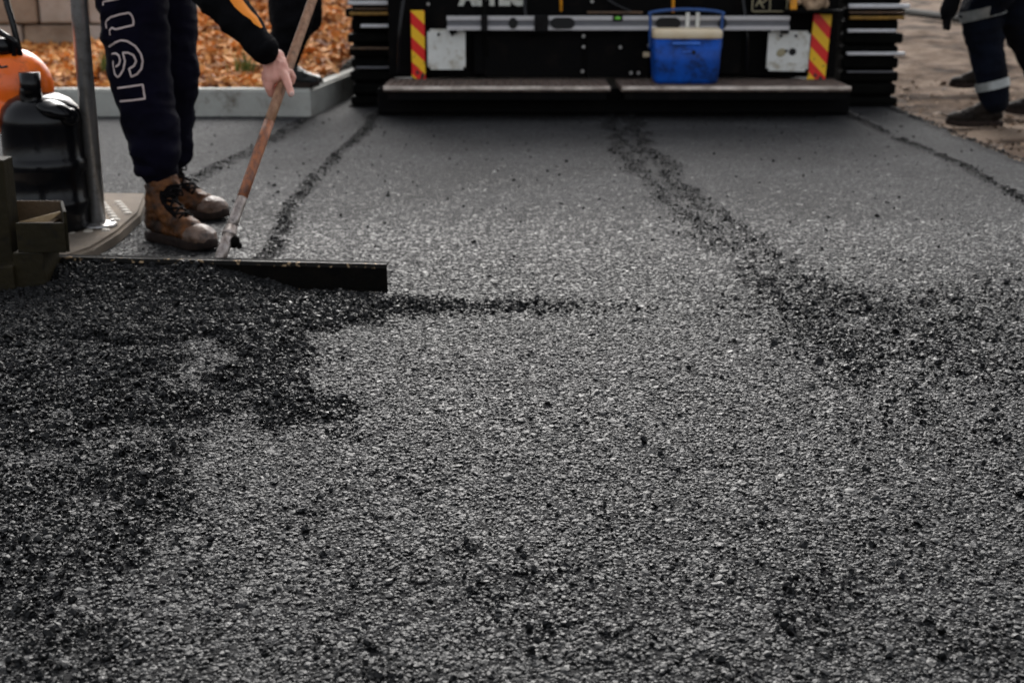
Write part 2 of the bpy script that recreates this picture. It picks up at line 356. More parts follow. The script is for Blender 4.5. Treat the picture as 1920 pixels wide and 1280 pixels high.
def loose(x, y):
    wx = x + (fbm(x, y, 6, 4, 3) - .5) * .16; wy = y + (fbm(x, y, 6, 4, 9) - .5) * .22
    L = 1 - sst(-.07, .05, sdpoly(wx, wy, PATCH))
    L = L * (.78 + .22 * sst(2.0, 2.7, y)) 
    L = L * (1 - .85 * (1 - sst(-.03, .03, sdpoly(wx, wy, ISLE))))
    clump = fbm(x, y, 9, 4, 21)
    L = L * (.45 + .55 * sst(.34, .56, clump + .28 * sst(2.7, 3.3, y)))
    for tr, w in ((TRK1, .045), (TRK2, .060)):
        d, t = dline(wx, wy, tr); L = np.maximum(L, (1 - sst(0, w * (1.3 + 1.6 * t), d)) * (.98 - .50 * t) * (.82 + .18 * sst(.4, .6, clump)))
    L = np.maximum(L, .40 * (1 - sst(-.55, .15, sdpoly(wx, wy, COARSE))) * (.5 + .5 * sst(.30, .62, clump)))
    for tr, w, k in ((SEAM_L, .030, .95), (SEAM_R, .026, .95), (SEAM_L2, .045, .75)):
        sx = x + (fbm(x, y, 3, 3, 31) - .5) * .06; d, t = dline(sx, y, tr)
        L = np.maximum(L, (1 - sst(w * .3, w * 1.6, d)) * k * (.35 + .65 * sst(.25, .45, fbm(x, y, 7, 3, 41))))
    L = np.maximum(L, .28 * sst(.60, .74, fbm(x, y, 13, 3, 77)) * sst(3.2, 2.0, y) + .42 * sst(2.4, 1.35, y) * sst(.2, .6, clump) + .30 * sst(.55, 1.3, x) * sst(3.2, 2.4, y))  # near and right-hand looseness darkens the mat to imitate a lens vignette
    L = np.maximum(L, (1 - sst(0, .06, np.abs(x - 2.2))) * .8)
    d, t = dline(wx, wy, WIND); L = np.maximum(L, (1 - sst(0, .10, d)) * (.75 - .5 * t))
    return np.clip(L, 0, 1)
def height(x, y, L=None):
    L = loose(x, y) if L is None else L
    h = (fbm(x, y, 1.2, 3, 5) - .5) * .008 + (fbm(x, y, 45, 2, 6) - .5) * .004
    h = h + L * L * (.002 + .016 * fbm(x, y, 22, 3, 8))
    # windrow right in front of the lute's blade
    ax, ay = BL_L; bx, by = BL_R; ex, ey = bx - ax, by - ay; ln = math.hypot(ex, ey)
    t = ((x - ax) * ex + (y - ay) * ey) / ln ** 2; q = ((x - ax) * ey - (y - ay) * ex) / ln          # q>0 towards the camera
    crest = .060 * (1 - sst(.50, .80, t + (fbm(x, y, 14, 3, 14) - .5) * .12)) * sst(-.12, .12, t)
    prof = np.where(q > 0, np.exp(-(np.maximum(q, 0) / .13) ** 1.6), np.exp(-(q / .03) ** 2))
    h = h + crest * prof * (.85 + .3 * fbm(x, y, 16, 3, 15))
    d, tt = dline(x, y, G2([(700, 575), (1030, 574)])); h = h + .006 * (1 - sst(0, .05, d)) * (1 - tt)
    return h

# ------------------------------------------------------------------ the setting: ground sheets
def grid_mesh(name, xs, ys, zf):
    X, Y = np.meshgrid(xs, ys); x, y = X.ravel(), Y.ravel(); r = zf(x, y); z, xx, attr = r
    nx, ny = len(xs), len(ys); v = np.stack([xx, y, z], 1)
    i = np.arange(nx * ny).reshape(ny, nx)
    f = np.stack([i[:-1, :-1], i[:-1, 1:], i[1:, 1:], i[1:, :-1]], -1).reshape(-1, 4)
    me = bpy.data.meshes.new(name); me.vertices.add(len(v)); me.vertices.foreach_set('co', v.ravel().astype(np.float32))
    me.loops.add(f.size); me.loops.foreach_set('vertex_index', f.ravel().astype(np.int32))
    me.polygons.add(len(f)); me.polygons.foreach_set('loop_start', np.arange(0, f.size, 4, dtype=np.int32))
    me.update(); me.validate()
    if attr is not None:
        a = me.attributes.new('loose', 'FLOAT', 'POINT'); a.data.foreach_set('value', attr.astype(np.float32))
    me.polygons.foreach_set('use_smooth', [True] * len(me.polygons))
    return me
ROAD_R = 2.2
def road_f(x, y):
    L = loose(x, y); z = height(x, y, L)
    edge = sst(ROAD_R - .005, ROAD_R + .06, x); z = z - edge * .055
    xx = np.where(x > ROAD_R - .15, x + (fbm(x * 0, y, 5, 4, 51) - .5) * .12 * sst(ROAD_R - .15, ROAD_R, x), x)
    return z, xx, np.maximum(L, .85 * sst(5.6, 3.0, y))  # also gap darkness between near stones, put into the base colour
xs = np.concatenate([np.arange(-9, -2.6, .2), np.arange(-2.6, ROAD_R - .02, .013), np.array([ROAD_R - .01, ROAD_R, ROAD_R + .015, ROAD_R + .03, ROAD_R + .07, ROAD_R + .1])])
ys = np.concatenate([np.arange(-6, 1.0, .2), np.arange(1.0, 4.4, .013), np.arange(4.4, 8.6, .02), np.arange(8.6, 12, .2)])
tag(link('asphalt_road', grid_mesh('asphalt_road', xs, ys, road_f), M['asphalt']), 'fresh dark asphalt mat being laid, with loose crumbs along its seams', kind='structure')

def dirt_f(x, y):
    near = sst(2.3, 2.6, x)
    h = -.05 + near * (fbm(x, y * 1.3, 1.5, 4, 61) - .5) * .14 + near * (fbm(x, y, 8, 4, 62) - .5) * .055
    far = sst(30, 60, np.hypot(x, y)); h = h * (1 - far) - .05 * far
    return np.minimum(h, .03), x, None
xs = np.concatenate([-np.geomspace(3, 900, 30)[::-1], np.arange(-2.6, 2.2, .4), np.arange(2.2, 9, .045), np.geomspace(9.05, 900, 30)])
ys = np.concatenate([-np.geomspace(4, 900, 20)[::-1], np.arange(-3.5, 4, .4), np.arange(4, 16, .05), np.geomspace(16.1, 1500, 40)])
tag(link('ground', grid_mesh('ground', xs, ys, dirt_f), M['dirt']), 'rutted tan dirt beside the new asphalt', kind='structure')

# kerb: front run along X, return run away from the camera, one L-shaped sheet of concrete
KY = gnd(400, 219).y; KX = gnd(592, 212).x; KZ = .148
bm = bmesh.new()
prof_out = [(-9.0, KY), (KX, KY), (KX + .50, KY + 5.5)]
prof_in = [(-9.0, KY + .14), (KX - .13, KY + .14), (KX + .36, KY + 5.5)]
def kerb_piece(o, i):
    v = [bm.verts.new((*p, z)) for z in (-.06, KZ) for p in (o[0], o[1], i[1], i[0])]
    for q in ((3, 2, 1, 0), (4, 5, 6, 7), (0, 1, 5, 4), (1, 2, 6, 5), (2, 3, 7, 6), (3, 0, 4, 7)): bm.faces.new([v[k] for k in q])
o, i = prof_out, prof_in
vs_ = []
for z in (-.06, KZ):
    vs_.append([bm.verts.new((*p, z)) for p in (o[0], o[1], o[2], i[2], i[1], i[0])])
a, b = vs_
for k in range(6): bm.faces.new((a[k], a[(k + 1) % 6], b[(k + 1) % 6], b[k]))
for q in ((0, 1, 4, 5), (1, 2, 3, 4)): bm.faces.new([b[k] for k in q]); bm.faces.new([a[k] for k in q][::-1])
bmesh.ops.recalc_face_normals(bm, faces=bm.faces)
bmesh.ops.bevel(bm, geom=[e for e in bm.edges if all(v.co.z > 0 for v in e.verts)] , offset=.012, segments=3, affect='EDGES')
tag(bm_to('kerb', bm, M['concrete']), 'pale concrete kerb edging the orange bark bed', kind='structure')
# bark bed
def bed_z(x, y): return .115 + .062 * np.maximum(y - KY - .1, 0) * (.0 + sst(-3.6, -2.4, x)) + .05 * (fbm(x, y, 1.4, 3, 71) - .5) + .06 * sst(0, 3, y - KY - .3) * (fbm(x, y, .7, 2, 72) - .3)
def bed_f(x, y):
    lim = KX - .08 + (y - KY) * .09; xx = np.minimum(x, lim); return bed_z(xx, y), xx, None
xs = np.concatenate([np.arange(-9, -4, .15), np.arange(-4, KX + 1.2, .04)]); ys = np.arange(KY + .1, KY + 5.5, .045)
tag(link('garden_bed', grid_mesh('garden_bed', xs, ys, bed_f), M['bed_soil']), 'soil of the garden bed under orange bark mulch', kind='structure')

# concrete footway corner with tactile studs
slab_px = [(-160, 500), (60, 494), (128, 478), (175, 462), (222, 433), (262, 398), (276, 362), (100, 360), (-300, 360)]
SZ = .035
bm = bmesh.new(); sp = [gnd(x, y, SZ) for x, y in slab_px]
top = [bm.verts.new(p) for p in sp]; bot = [bm.verts.new((p.x, p.y, -.05)) for p in sp]
bm.faces.new(top); bm.faces.new(bot[::-1])
for k in range(len(top)): bm.faces.new((top[k], bot[k], bot[(k + 1) % len(top)], top[(k + 1) % len(top)]))
bmesh.ops.recalc_face_normals(bm, faces=bm.faces)
bmesh.ops.bevel(bm, geom=[e for e in bm.edges if all(v.co.z > 0 for v in e.verts)], offset=.010, segments=3, affect='EDGES')
slab = tag(bm_to('pavement', bm, M['slab']), 'beige concrete pavement corner with tactile studs', kind='structure')
poly = [(p.x, p.y) for p in sp]
bm = bmesh.new(); addtube(bm, [(0, 0, 0), (0, 0, .004), (0, 0, .006)], [.0155, .013, .008], 12); stud_me = bpy.data.meshes.new('tactile_stud'); bm.to_mesh(stud_me); bm.free(); stud_me.materials.append(M['stud'])
stud_me.polygons.foreach_set('use_smooth', [False] * len(stud_me.polygons))
o0 = gnd(215, 385, SZ)
for i_ in range(-9, 2):
    for j_ in range(-8, 2):
        p = Vector((o0.x + i_ * .05 + j_ * -.022 + .02, o0.y + j_ * .05 + i_ * .016, SZ))
        if sdpoly(np.array([p.x]), np.array([p.y]), poly)[0] < -.035 and p.x > -1.9:
            s = bpy.data.objects.new('tactile_stud', stud_me); COL.objects.link(s); s.parent = slab; s.location = p

# ------------------------------------------------------------------ scatter by geometry nodes (loose uncountable stuff)
def scatter_group(name, mat, shape, nvar=6, amp=.7, sub=2):
    ng = bpy.data.node_groups.new(name, 'GeometryNodeTree')
    ng.interface.new_socket('Geometry', in_out='INPUT', socket_type='NodeSocketGeometry'); ng.interface.new_socket('Geometry', in_out='OUTPUT', socket_type='NodeSocketGeometry')
    n, l = ng.nodes, ng.links; gi, go = n.new('NodeGroupInput'), n.new('NodeGroupOutput'); jn = n.new('GeometryNodeJoinGeometry')
    for k in range(nvar):
        if shape == 'stone': s = n.new('GeometryNodeMeshIcoSphere'); s.inputs['Radius'].default_value = 1; s.inputs['Subdivisions'].default_value = sub
        else: s = n.new('GeometryNodeMeshGrid'); s.inputs['Size X'].default_value = 2; s.inputs['Size Y'].default_value = 1.1; s.inputs['Vertices X'].default_value = 4; s.inputs['Vertices Y'].default_value = 3
        ps = n.new('GeometryNodeInputPosition'); va = n.new('ShaderNodeVectorMath'); va.operation = 'ADD'; va.inputs[1].default_value = (k * 7.3, k * 3.1, k * 1.7); l.new(ps.outputs[0], va.inputs[0])
        tx = n.new('ShaderNodeTexNoise'); tx.inputs['Scale'].default_value = 1.1; tx.inputs['Detail'].default_value = 1; l.new(va.outputs[0], tx.inputs['Vector'])
        sb = n.new('ShaderNodeVectorMath'); sb.operation = 'SUBTRACT'; sb.inputs[1].default_value = (.5, .5, .5); l.new(tx.outputs['Color'], sb.inputs[0])
        sc = n.new('ShaderNodeVectorMath'); sc.operation = 'SCALE'; sc.inputs['Scale'].default_value = amp * 2; l.new(sb.outputs[0], sc.inputs[0])
        sp_ = n.new('GeometryNodeSetPosition'); l.new(s.outputs['Mesh'], sp_.inputs['Geometry']); l.new(sc.outputs[0], sp_.inputs['Offset']); g = sp_.outputs[0]
        sm = n.new('GeometryNodeSetShadeSmooth'); sm.inputs['Shade Smooth'].default_value = False; l.new(g, sm.inputs['Geometry'])
        mt = n.new('GeometryNodeSetMaterial'); mt.inputs['Material'].default_value = mat; l.new(sm.outputs[0], mt.inputs['Geometry'])
        ti = n.new('GeometryNodeGeometryToInstance'); l.new(mt.outputs[0], ti.inputs[0]); l.new(ti.outputs[0], jn.inputs[0])
    def na(nm, ty):
        a = n.new('GeometryNodeInputNamedAttribute'); a.data_type = ty; a.inputs['Name'].default_value = nm; return a.outputs['Attribute']
    ip = n.new('GeometryNodeInstanceOnPoints'); ip.inputs['Pick Instance'].default_value = True
    l.new(gi.outputs[0], ip.inputs['Points']); l.new(jn.outputs[0], ip.inputs['Instance']); l.new(na('idx', 'INT'), ip.inputs['Instance Index'])
    er = n.new('FunctionNodeEulerToRotation'); l.new(na('rot', 'FLOAT_VECTOR'), er.inputs[0]); l.new(er.outputs[0], ip.inputs['Rotation']); l.new(na('scl', 'FLOAT_VECTOR'), ip.inputs['Scale'])
    l.new(ip.outputs[0], go.inputs[0]); return ng
def scatter(name, P, rot, scl, tone, ng, label, mat, parent=None):
    me = bpy.data.meshes.new(name); n = len(P); me.vertices.add(n); me.vertices.foreach_set('co', P.ravel().astype(np.float32))
    for nm, arr in (('rot', rot), ('scl', scl)):
        a = me.attributes.new(nm, 'FLOAT_VECTOR', 'POINT'); a.data.foreach_set('vector', arr.ravel().astype(np.float32))
    a = me.attributes.new('tone', 'FLOAT', 'POINT'); a.data.foreach_set('value', tone.astype(np.float32))
    a = me.attributes.new('idx', 'INT', 'POINT'); a.data.foreach_set('value', rng.integers(0, 6, n).astype(np.int32))
    me.materials.append(mat)
    o = bpy.data.objects.new(name, me); COL.objects.link(o); md = o.modifiers.new('scatter', 'NODES'); md.node_group = ng
    tag(o, label, kind='stuff'); return o
def jitter(x0, x1, y0, y1, sp):
    X, Y = np.meshgrid(np.arange(x0, x1, sp), np.arange(y0, y1, sp)); x, y = X.ravel(), Y.ravel()
    return x + rng.uniform(-.5, .5, x.size) * sp, y + rng.uniform(-.5, .5, x.size) * sp
def in_view(x, y, margin=.75):
    hw = (y * .96 + .24) * 960 / FPX + margin; return (np.abs(x) < hw) & (x < ROAD_R + .02)
def off_slab(x, y): return sdpoly(x, y, poly) > 0
sg_flat = scatter_group('embedded_stones', M['stone_flat'], 'stone', amp=.7)
sg_loose = scatter_group('loose_stones', M['stone_loose'], 'stone', amp=1.1, sub=2)
# stones rolled into the mat: flat faces up, half sunk
PP = []; SS = []
for (y0, y1, s, k) in ((1.15, 2.4, .0049, 1.02), (2.4, 3.4, .0056, 1.0), (3.4, 4.4, .0075, .92), (4.4, 5.6, .0085, .75), (5.6, 7.3, .0100, .65)):
    x, y = jitter(-2.9, 2.4, y0, y1, s); ok = in_view(x, y) & off_slab(x, y); x, y = x[ok], y[ok]
    L = loose(x, y); keep = (rng.random(x.size) > L * .6) & (rng.random(x.size) > sst(2.7, 6.4, y)); x, y = x[keep], y[keep]
    r = s * .56 * k * rng.lognormal(0, .36, x.size); r = np.clip(r, .0018, .011)
    z = height(x, y) + rng.normal(0, .0012, x.size) * (1 - .6 * sst(3, 5, y)) - r * (.04 + .30 * sst(2.8, 5.0, y))
    PP.append(np.stack([x, y, z], 1)); SS.append(r)
P = np.concatenate(PP); r = np.concatenate(SS); n = len(r)
tl_ = .24 - .12 * sst(3.0, 4.6, P[:, 1]); rot = np.stack([rng.normal(0, 1, n) * tl_, rng.normal(0, 1, n) * tl_, rng.uniform(0, 6.28, n)], 1)
scl = np.stack([r * rng.uniform(.8, 1.35, n), r * rng.uniform(.7, 1.1, n), r * rng.uniform(.28, .5, n)], 1)
scatter('mat_stones', P, rot, scl, rng.random(n) * (1 - .5 * sst(2.9, 4.6, P[:, 1])), sg_flat, 'fine grey stones rolled into the asphalt surface', M['stone_flat'])  # stone colour darkens with distance
# loose coated crumbs
PP = []; SS = []; TT = []
for (y0, y1, s, layers) in ((1.15, 2.6, .0066, 1), (2.6, 3.6, .0068, 2), (3.6, 5.2, .0085, 1), (5.2, 8.0, .0110, 1)):
    for q in range(layers):
        x, y = jitter(-2.9, 2.4, y0, y1, s); ok = in_view(x, y, .6) & off_slab(x, y); x, y = x[ok], y[ok]
        L = loose(x, y); keep = rng.random(x.size) < np.clip(L ** 1.3 * .95, 0, 1); x, y = x[keep], y[keep]; L = L[keep]
        r = (.0024 + .0011 * L - .0011 * sst(3.2, 3.8, y) - .0006 * sst(2.5, 2.1, y)) * rng.lognormal(0, .42, x.size) * (s / .0068) ** .45; r = np.clip(r, .0014, .0085)
        z = height(x, y) + r * rng.uniform(.1, .9, x.size)
        PP.append(np.stack([x, y, z], 1)); SS.append(r)
# stray crumbs
x, y = jitter(-2, 2.2, 1.2, 7.6, .085); ok = in_view(x, y) & off_slab(x, y) & (rng.random(x.size) < .28); x, y = x[ok], y[ok]
r = .0036 * rng.lognormal(0, .4, x.size); r = np.clip(r, .002, .0075); PP.append(np.stack([x, y, height(x, y) + r * .4], 1)); SS.append(r)
P = np.concatenate(PP); r = np.concatenate(SS); n = len(r)
rot = rng.uniform(0, 6.28, (n, 3)); scl = np.stack([r * rng.uniform(.8, 1.4, n), r * rng.uniform(.7, 1.1, n), r * rng.uniform(.5, .95, n)], 1)
scatter('loose_asphalt', P, rot, scl, rng.random(n), sg_loose, 'loose black asphalt crumbs raked up by the lute, along the seams, and extra ones darkening the frame edges', M['stone_loose'])
# bark mulch
sg_bark = scatter_group('bark_chips', M['bark_chip'], 'chip', amp=.35)
x, y = jitter(-5.2, KX + .6, KY + .12, KY + 5.3, .024); ok = (x < KX - .09 + (y - KY) * .09) & (np.abs(x) < y * .42 + .6); x, y = x[ok], y[ok]; n = x.size
r = .020 * rng.lognormal(0, .35, n); tn = np.clip(rng.normal(.42, .2, n) + (fbm(x, y, 5, 3, 91) - .5) * 1.3, 0, 1)
P = np.stack([x, y, bed_z(x, y) + rng.uniform(.0, .028, n)], 1); rot = np.stack([rng.normal(0, .5, n), rng.normal(0, .5, n), rng.uniform(0, 6.28, n)], 1)
scatter('bark_mulch', P, rot, np.stack([r * 1.2, r, r], 1), tn, sg_bark, 'orange bark mulch filling the bed behind the kerb', M['bark_chip'])
# dry leaves and debris on the dirt at the right
sg_leaf = scatter_group('dry_leaves', M['dry_leaf'], 'chip', amp=.4)
x, y = jitter(2.24, 4.6, 4.6, 10, .03); ok = (np.abs(x) < y * .42 + .5) & (rng.random(x.size) < .12 + .6 * sst(.42, .6, fbm(x, y, 2.2, 3, 92)) * sst(7.4, 6.4, y)); x, y = x[ok], y[ok]; n = x.size
r = .012 * rng.lognormal(0, .5, n); z = dirt_f(x, y)[0] + .006
scatter('leaf_litter', np.stack([x, y, z], 1), np.stack([rng.normal(0, .4, n), rng.normal(0, .4, n), rng.uniform(0, 6.28, n)], 1), np.stack([r, r * .8, r], 1), rng.random(n), sg_leaf, 'brown leaves and clods scattered on the dirt at the mat edge', M['dry_leaf'])

# ------------------------------------------------------------------ retaining wall behind the bed
wall = empty('retaining_wall', (-3.0, 11.6, .2), 'weathered beige block retaining wall behind the bark bed', 'wall')
r2 = random.Random(3); blocks = [[], []]
for row in range(4):
    z0 = .06 + row * .24; xx = -6.4 + (row % 2) * .22 + r2.uniform(-.05, .05)
    while xx < -3.0 - .12 * row:
        w = r2.uniform(.34, .52); j = r2.uniform(-.03, .03)
        b_ = box('stone_block', (xx, 11.45 + j, z0), (xx + w - .016, 11.85 + j, z0 + .225), M['block_pale'] if r2.random() < .4 else M['block'], wall, .018, 2)
        xx += w
box('wall_core', (-6.4, 11.6, .0), (-3.3, 11.8, .95), M['block'], wall, .0)
# grass tufts in the bed
def tuft(px, py, h, n, lab, seed):
    q = random.Random(seed); p = gnd(px, py, .2)
    z = float(bed_z(np.array([p.x]), np.array([p.y]))[0]); bm = bmesh.new()
    for k in range(n):
        a = q.uniform(0, 6.28); l_ = h * q.uniform(.5, 1.1); lean = q.uniform(.1, .6); w = q.uniform(.004, .008)
        bx, by = p.x + q.gauss(0, .03), p.y + q.gauss(0, .03); pr = None
        for s in range(5):
            t = s / 4; c = Vector((bx + math.cos(a) * lean * l_ * t * t, by + math.sin(a) * lean * l_ * t * t, z + l_ * t * (1 - .25 * t * lean)))
            d = Vector((-math.sin(a), math.cos(a), 0)) * w * (1 - t * .9); cur = (bm.verts.new(c - d), bm.verts.new(c + d))
            if pr: bm.faces.new((pr[0], pr[1], cur[1], cur[0]))
            pr = cur
    o = bm_to('grass_tuft', bm, M['stem_green'], None); o.data.transform(Matrix.Translation((-p.x, -p.y, -z))); o.location = (p.x, p.y, z)
    tag(o, lab, 'grass', 'green tufts growing through the bark mulch')
tuft(196, 128, .16, 60, 'green grass tuft seen between the steel post and the worker\'s leg', 1)
tuft(404, 50, .24, 40, 'thin dark tuft in the bark just under the bent sleeve', 2)
tuft(462, 128, .16, 60, 'dark green tuft in the bark left of the gripping hand', 3)
tuft(478, 40, .62, 90, 'tall yellow green grass clump behind the orange sleeve trim', 4)
tuft(612, 42, .22, 40, 'thin green tuft beside the paver\'s left track', 5)

# ------------------------------------------------------------------ paver
pv = empty('road_paver', (.56, 8.5, 0), 'black road paver seen from behind with footboards and red yellow markers', 'paver')
def W(x, y, Y): return at(x, y, Y)
ZB = .181
box('screed', (-.74, 7.42, .012), (1.86, 8.3, ZB - .03), M['black_paint'], pv, .008)
for (xa, xb) in ((718, 1145), (1165, 1597)):
    a, b = W(xa, 162, 7.2), W(xb, 162, 7.2)
    fb = box('footboard', (a.x, 7.2, ZB - .028), (b.x, 7.64, ZB), M['board'], pv, .003)
    box('edge_strip', (a.x + .004, 7.192, ZB - .017), (b.x - .004, 7.1995, ZB + .001), M['board_edge_glint'], fb, .002)
    box('skirt', (a.x + .02, 7.22, ZB - .075), (b.x - .02, 7.245, ZB - .029), M['black_paint'], fb, .003)
    bm = bmesh.new()
    x = a.x + .03
    while x < b.x - .03:
        for k in range(14): addbox(bm, (x, 7.22 + k * .029, ZB), (x + .016, 7.228 + k * .029, ZB + .0025))
        x += .034
    tp = bm_to('tread_pattern', bm, M['board'], fb); tp['kind'] = 'stuff'
rear = box('rear_panel', (-.70, 7.72, ZB + .004), (1.84, 7.80, 1.25), M['black_paint'], pv, .01)
box('lower_box', (-.22, 7.655, .20), (1.30, 7.715, .50), M['black_paint'], pv, .012)
for x0, x1 in ((908, 1092), (1100, 1216)):
    a, b = W(x0, 70, 7.65), W(x1, 145, 7.65); box('inner_cover', (a.x, 7.640, b.z), (b.x, 7.653, a.z), M['black_paint'], pv, .006)
for x, y in ((1094, 68), (1094, 88), (1092, 134), (1163, 89), (1197, 137), (1183, 137), (803, 8), (1216, 86), (1110, 3)):
    c = W(x, y, 7.63); tube('bolt', [c, c + Vector((0, -.014, 0))], [.011, .009], M['steel'], pv, 6, smooth=False)
a = W(1212, 103, 7.62); box('tag_plate', (a.x - .018, 7.625, a.z - .014), (a.x + .02, 7.632, a.z + .014), M['cooler_cream'], pv, .003)
# hazard boards: flat print, stripes in the material
def stripes(name, sgn, off):
    m, n, l, b = newmat(name); tc = n.new('ShaderNodeTexCoord'); sp_ = n.new('ShaderNodeSeparateXYZ'); l.new(tc.outputs['Object'], sp_.inputs[0])
    mu = n.new('ShaderNodeMath'); mu.operation = 'MULTIPLY_ADD'; mu.inputs[1].default_value = sgn * .95; l.new(sp_.outputs['X'], mu.inputs[0]); l.new(sp_.outputs['Z'], mu.inputs[2])
    sc = n.new('ShaderNodeMath'); sc.operation = 'MULTIPLY_ADD'; sc.inputs[1].default_value = 1 / .137; sc.inputs[2].default_value = off; l.new(mu.outputs[0], sc.inputs[0])
    fr = n.new('ShaderNodeMath'); fr.operation = 'FRACT'; l.new(sc.outputs[0], fr.inputs[0]); gt = n.new('ShaderNodeMath'); gt.operation = 'GREATER_THAN'; gt.inputs[1].default_value = .5; l.new(fr.outputs[0], gt.inputs[0])
    mx = n.new('ShaderNodeMix'); mx.data_type = 'RGBA'; mx.inputs['A'].default_value = (.75, .012, .008, 1); mx.inputs['B'].default_value = (.90, .52, .01, 1); l.new(gt.outputs[0], mx.inputs['Factor'])
    no = n.new('ShaderNodeTexNoise'); no.inputs['Scale'].default_value = 28; no.inputs['Detail'].default_value = 8; l.new(tc.outputs['Object'], no.inputs['Vector'])
    zz = n.new('ShaderNodeMath'); zz.operation = 'MULTIPLY_ADD'; zz.inputs[1].default_value = -.9; zz.inputs[2].default_value = .0; l.new(sp_.outputs['Z'], zz.inputs[0])
    ad = n.new('ShaderNodeMath'); ad.operation = 'ADD'; l.new(no.outputs[0], ad.inputs[0]); l.new(zz.outputs[0], ad.inputs[1])
    rp = n.new('ShaderNodeValToRGB'); rp.color_ramp.elements[0].position = .66; rp.color_ramp.elements[1].position = .69; l.new(ad.outputs[0], rp.inputs[0])
    m2 = n.new('ShaderNodeMix'); m2.data_type = 'RGBA'; l.new(rp.outputs[0], m2.inputs['Factor']); l.new(mx.outputs['Result'], m2.inputs['A']); m2.inputs['B'].default_value = (.03, .02, .015, 1)
    l.new(m2.outputs['Result'], b.inputs['Base Color']); b.inputs['Roughness'].default_value = .35; return m
for (x0, y0, x1, y1, sg, of, tilt) in ((770, 20, 798, 149, 1, .42, 0), (1523, 27, 1549, 153, 1, .30, .045)):
    a, b = W(x0, y0, 7.62), W(x1, y1, 7.62); c = (a + b) / 2; hw, hh = (b.x - a.x) / 2, (a.z - b.z) / 2
    bm = addbox(bmesh.new(), (-hw, -.006, -hh), (hw, .006, hh), .003, 2); me = bpy.data.meshes.new('hazard_board'); bm.to_mesh(me); bm.free()
    me.materials.append(stripes('hazard_stripes', sg, of)); h = bpy.data.objects.new('hazard_board', me); COL.objects.link(h); h.parent = pv; h.location = c - pv.location; h.rotation_euler = (0, tilt, 0)
    h['label'] = 'red and yellow striped hazard board'
for (x0, y0, x1, y1, rz) in ((801, 55, 873, 131, 0), (1441, 58, 1515, 134, .02)):
    a, b = W(x0, y0, 7.6), W(x1, y1, 7.6); c = (a + b) / 2; bm = bmesh.new()
    addbox(bm, (a.x, 7.60, b.z), (b.x, 7.612, a.z), .0, rot=(0, rz, 0)); bmesh.ops.bevel(bm, geom=[e for e in bm.edges if abs((e.verts[0].co - e.verts[1].co).y) > .008], offset=.014, segments=4, affect='EDGES')
    pl = bm_to('white_plate', bm, M['white_plate'], pv)
    for fx in (.30, .66):
        p = Vector((a.x + (b.x - a.x) * fx, 7.598, a.z - (a.z - b.z) * .13)); tube('bolt', [p, p + Vector((0, -.004, 0))], .0085, M['hole'], pl, 10, smooth=False)  # dark discs painting in the plate's bolt holes
    if x0 > 1000:
        for (fx, fz, w, h_, mm) in ((.33, .54, .030, .022, 'leaf_paint'), (.60, .52, .022, .020, 'hole'), (.45, .50, .012, .008, 'hole')):
            p = Vector((a.x + (b.x - a.x) * fx, 7.5985, a.z - (a.z - b.z) * fz)); bm = bmesh.new(); addball(bm, p, (w, .002, h_), 10, (0, -.5, 0)); bm_to('stain', bm, M[mm], pl)
# lettering on the rear panel
cu = bpy.data.curves.new('t', 'FONT'); cu.body = 'ASTEC'; cu.size = .155; cu.offset = .010; cu.extrude = .003; cu.space_character = 1.0
to = bpy.data.objects.new('t', cu); COL.objects.link(to); dg = bpy.context.evaluated_depsgraph_get(); lm = bpy.data.meshes.new_from_object(to.evaluated_get(dg)); bpy.data.objects.remove(to)
vx = np.array([v.co[:] for v in lm.vertices]); a, b = W(859, 12, 7.715), W(986, 12, 7.715)
sx = (b.x - a.x) / (vx[:, 0].max() - vx[:, 0].min())
lm.transform(Matrix.Translation((a.x, 7.716, a.z)) @ Matrix.Rotation(R(90), 4, 'X') @ Matrix.Diagonal((sx, .98, 1, 1)) @ Matrix.Translation((-vx[:, 0].min(), -vx[:, 1].min(), 0)))
lm.name = 'lettering'; lm.materials.clear(); link('lettering', lm, M['letter'], pv)
c0 = W(908, -60, 7.60); tube('cable', curve_pts([c0, W(907, 0, 7.60), W(908, 40, 7.585), W(909, 75, 7.62), W(915, 120, 7.66)]), .011, M['black_rubber'], pv, 10)
for hx, hy in (((760, -20), (748, 140)), ((985, -10), (1000, 66)), ((1392, -10), (1400, 140)), ((1130, -10), (1185, 24))):
    p0, p1 = W(*hx, 7.66), W(*hy, 7.64); mm_ = (p0 + p1) / 2 + Vector((rnd.uniform(-.03, .03), -.03, 0)); tube('hose', curve_pts([p0, mm_, p1], 6), .012, M['black_plastic'], pv, 10)
for x in (1052, 1262):
    a = W(x, 22 if x < 1100 else 24, 7.56); t = W(x - (0 if x < 1100 else -1), -90, 7.60); o_ = bm_to('yellow_lever', addtube(bmesh.new(), [a, a * .7 + t * .3, t], [.017, .0165, .012], 10, sy=.5), M['yellow'], pv, True)
a, b = W(1101, 22, 7.62), W(1205, 26, 7.62); box('rail', (a.x, 7.61, b.z), (b.x, 7.64, a.z), M['rust_strip'], pv, .003)
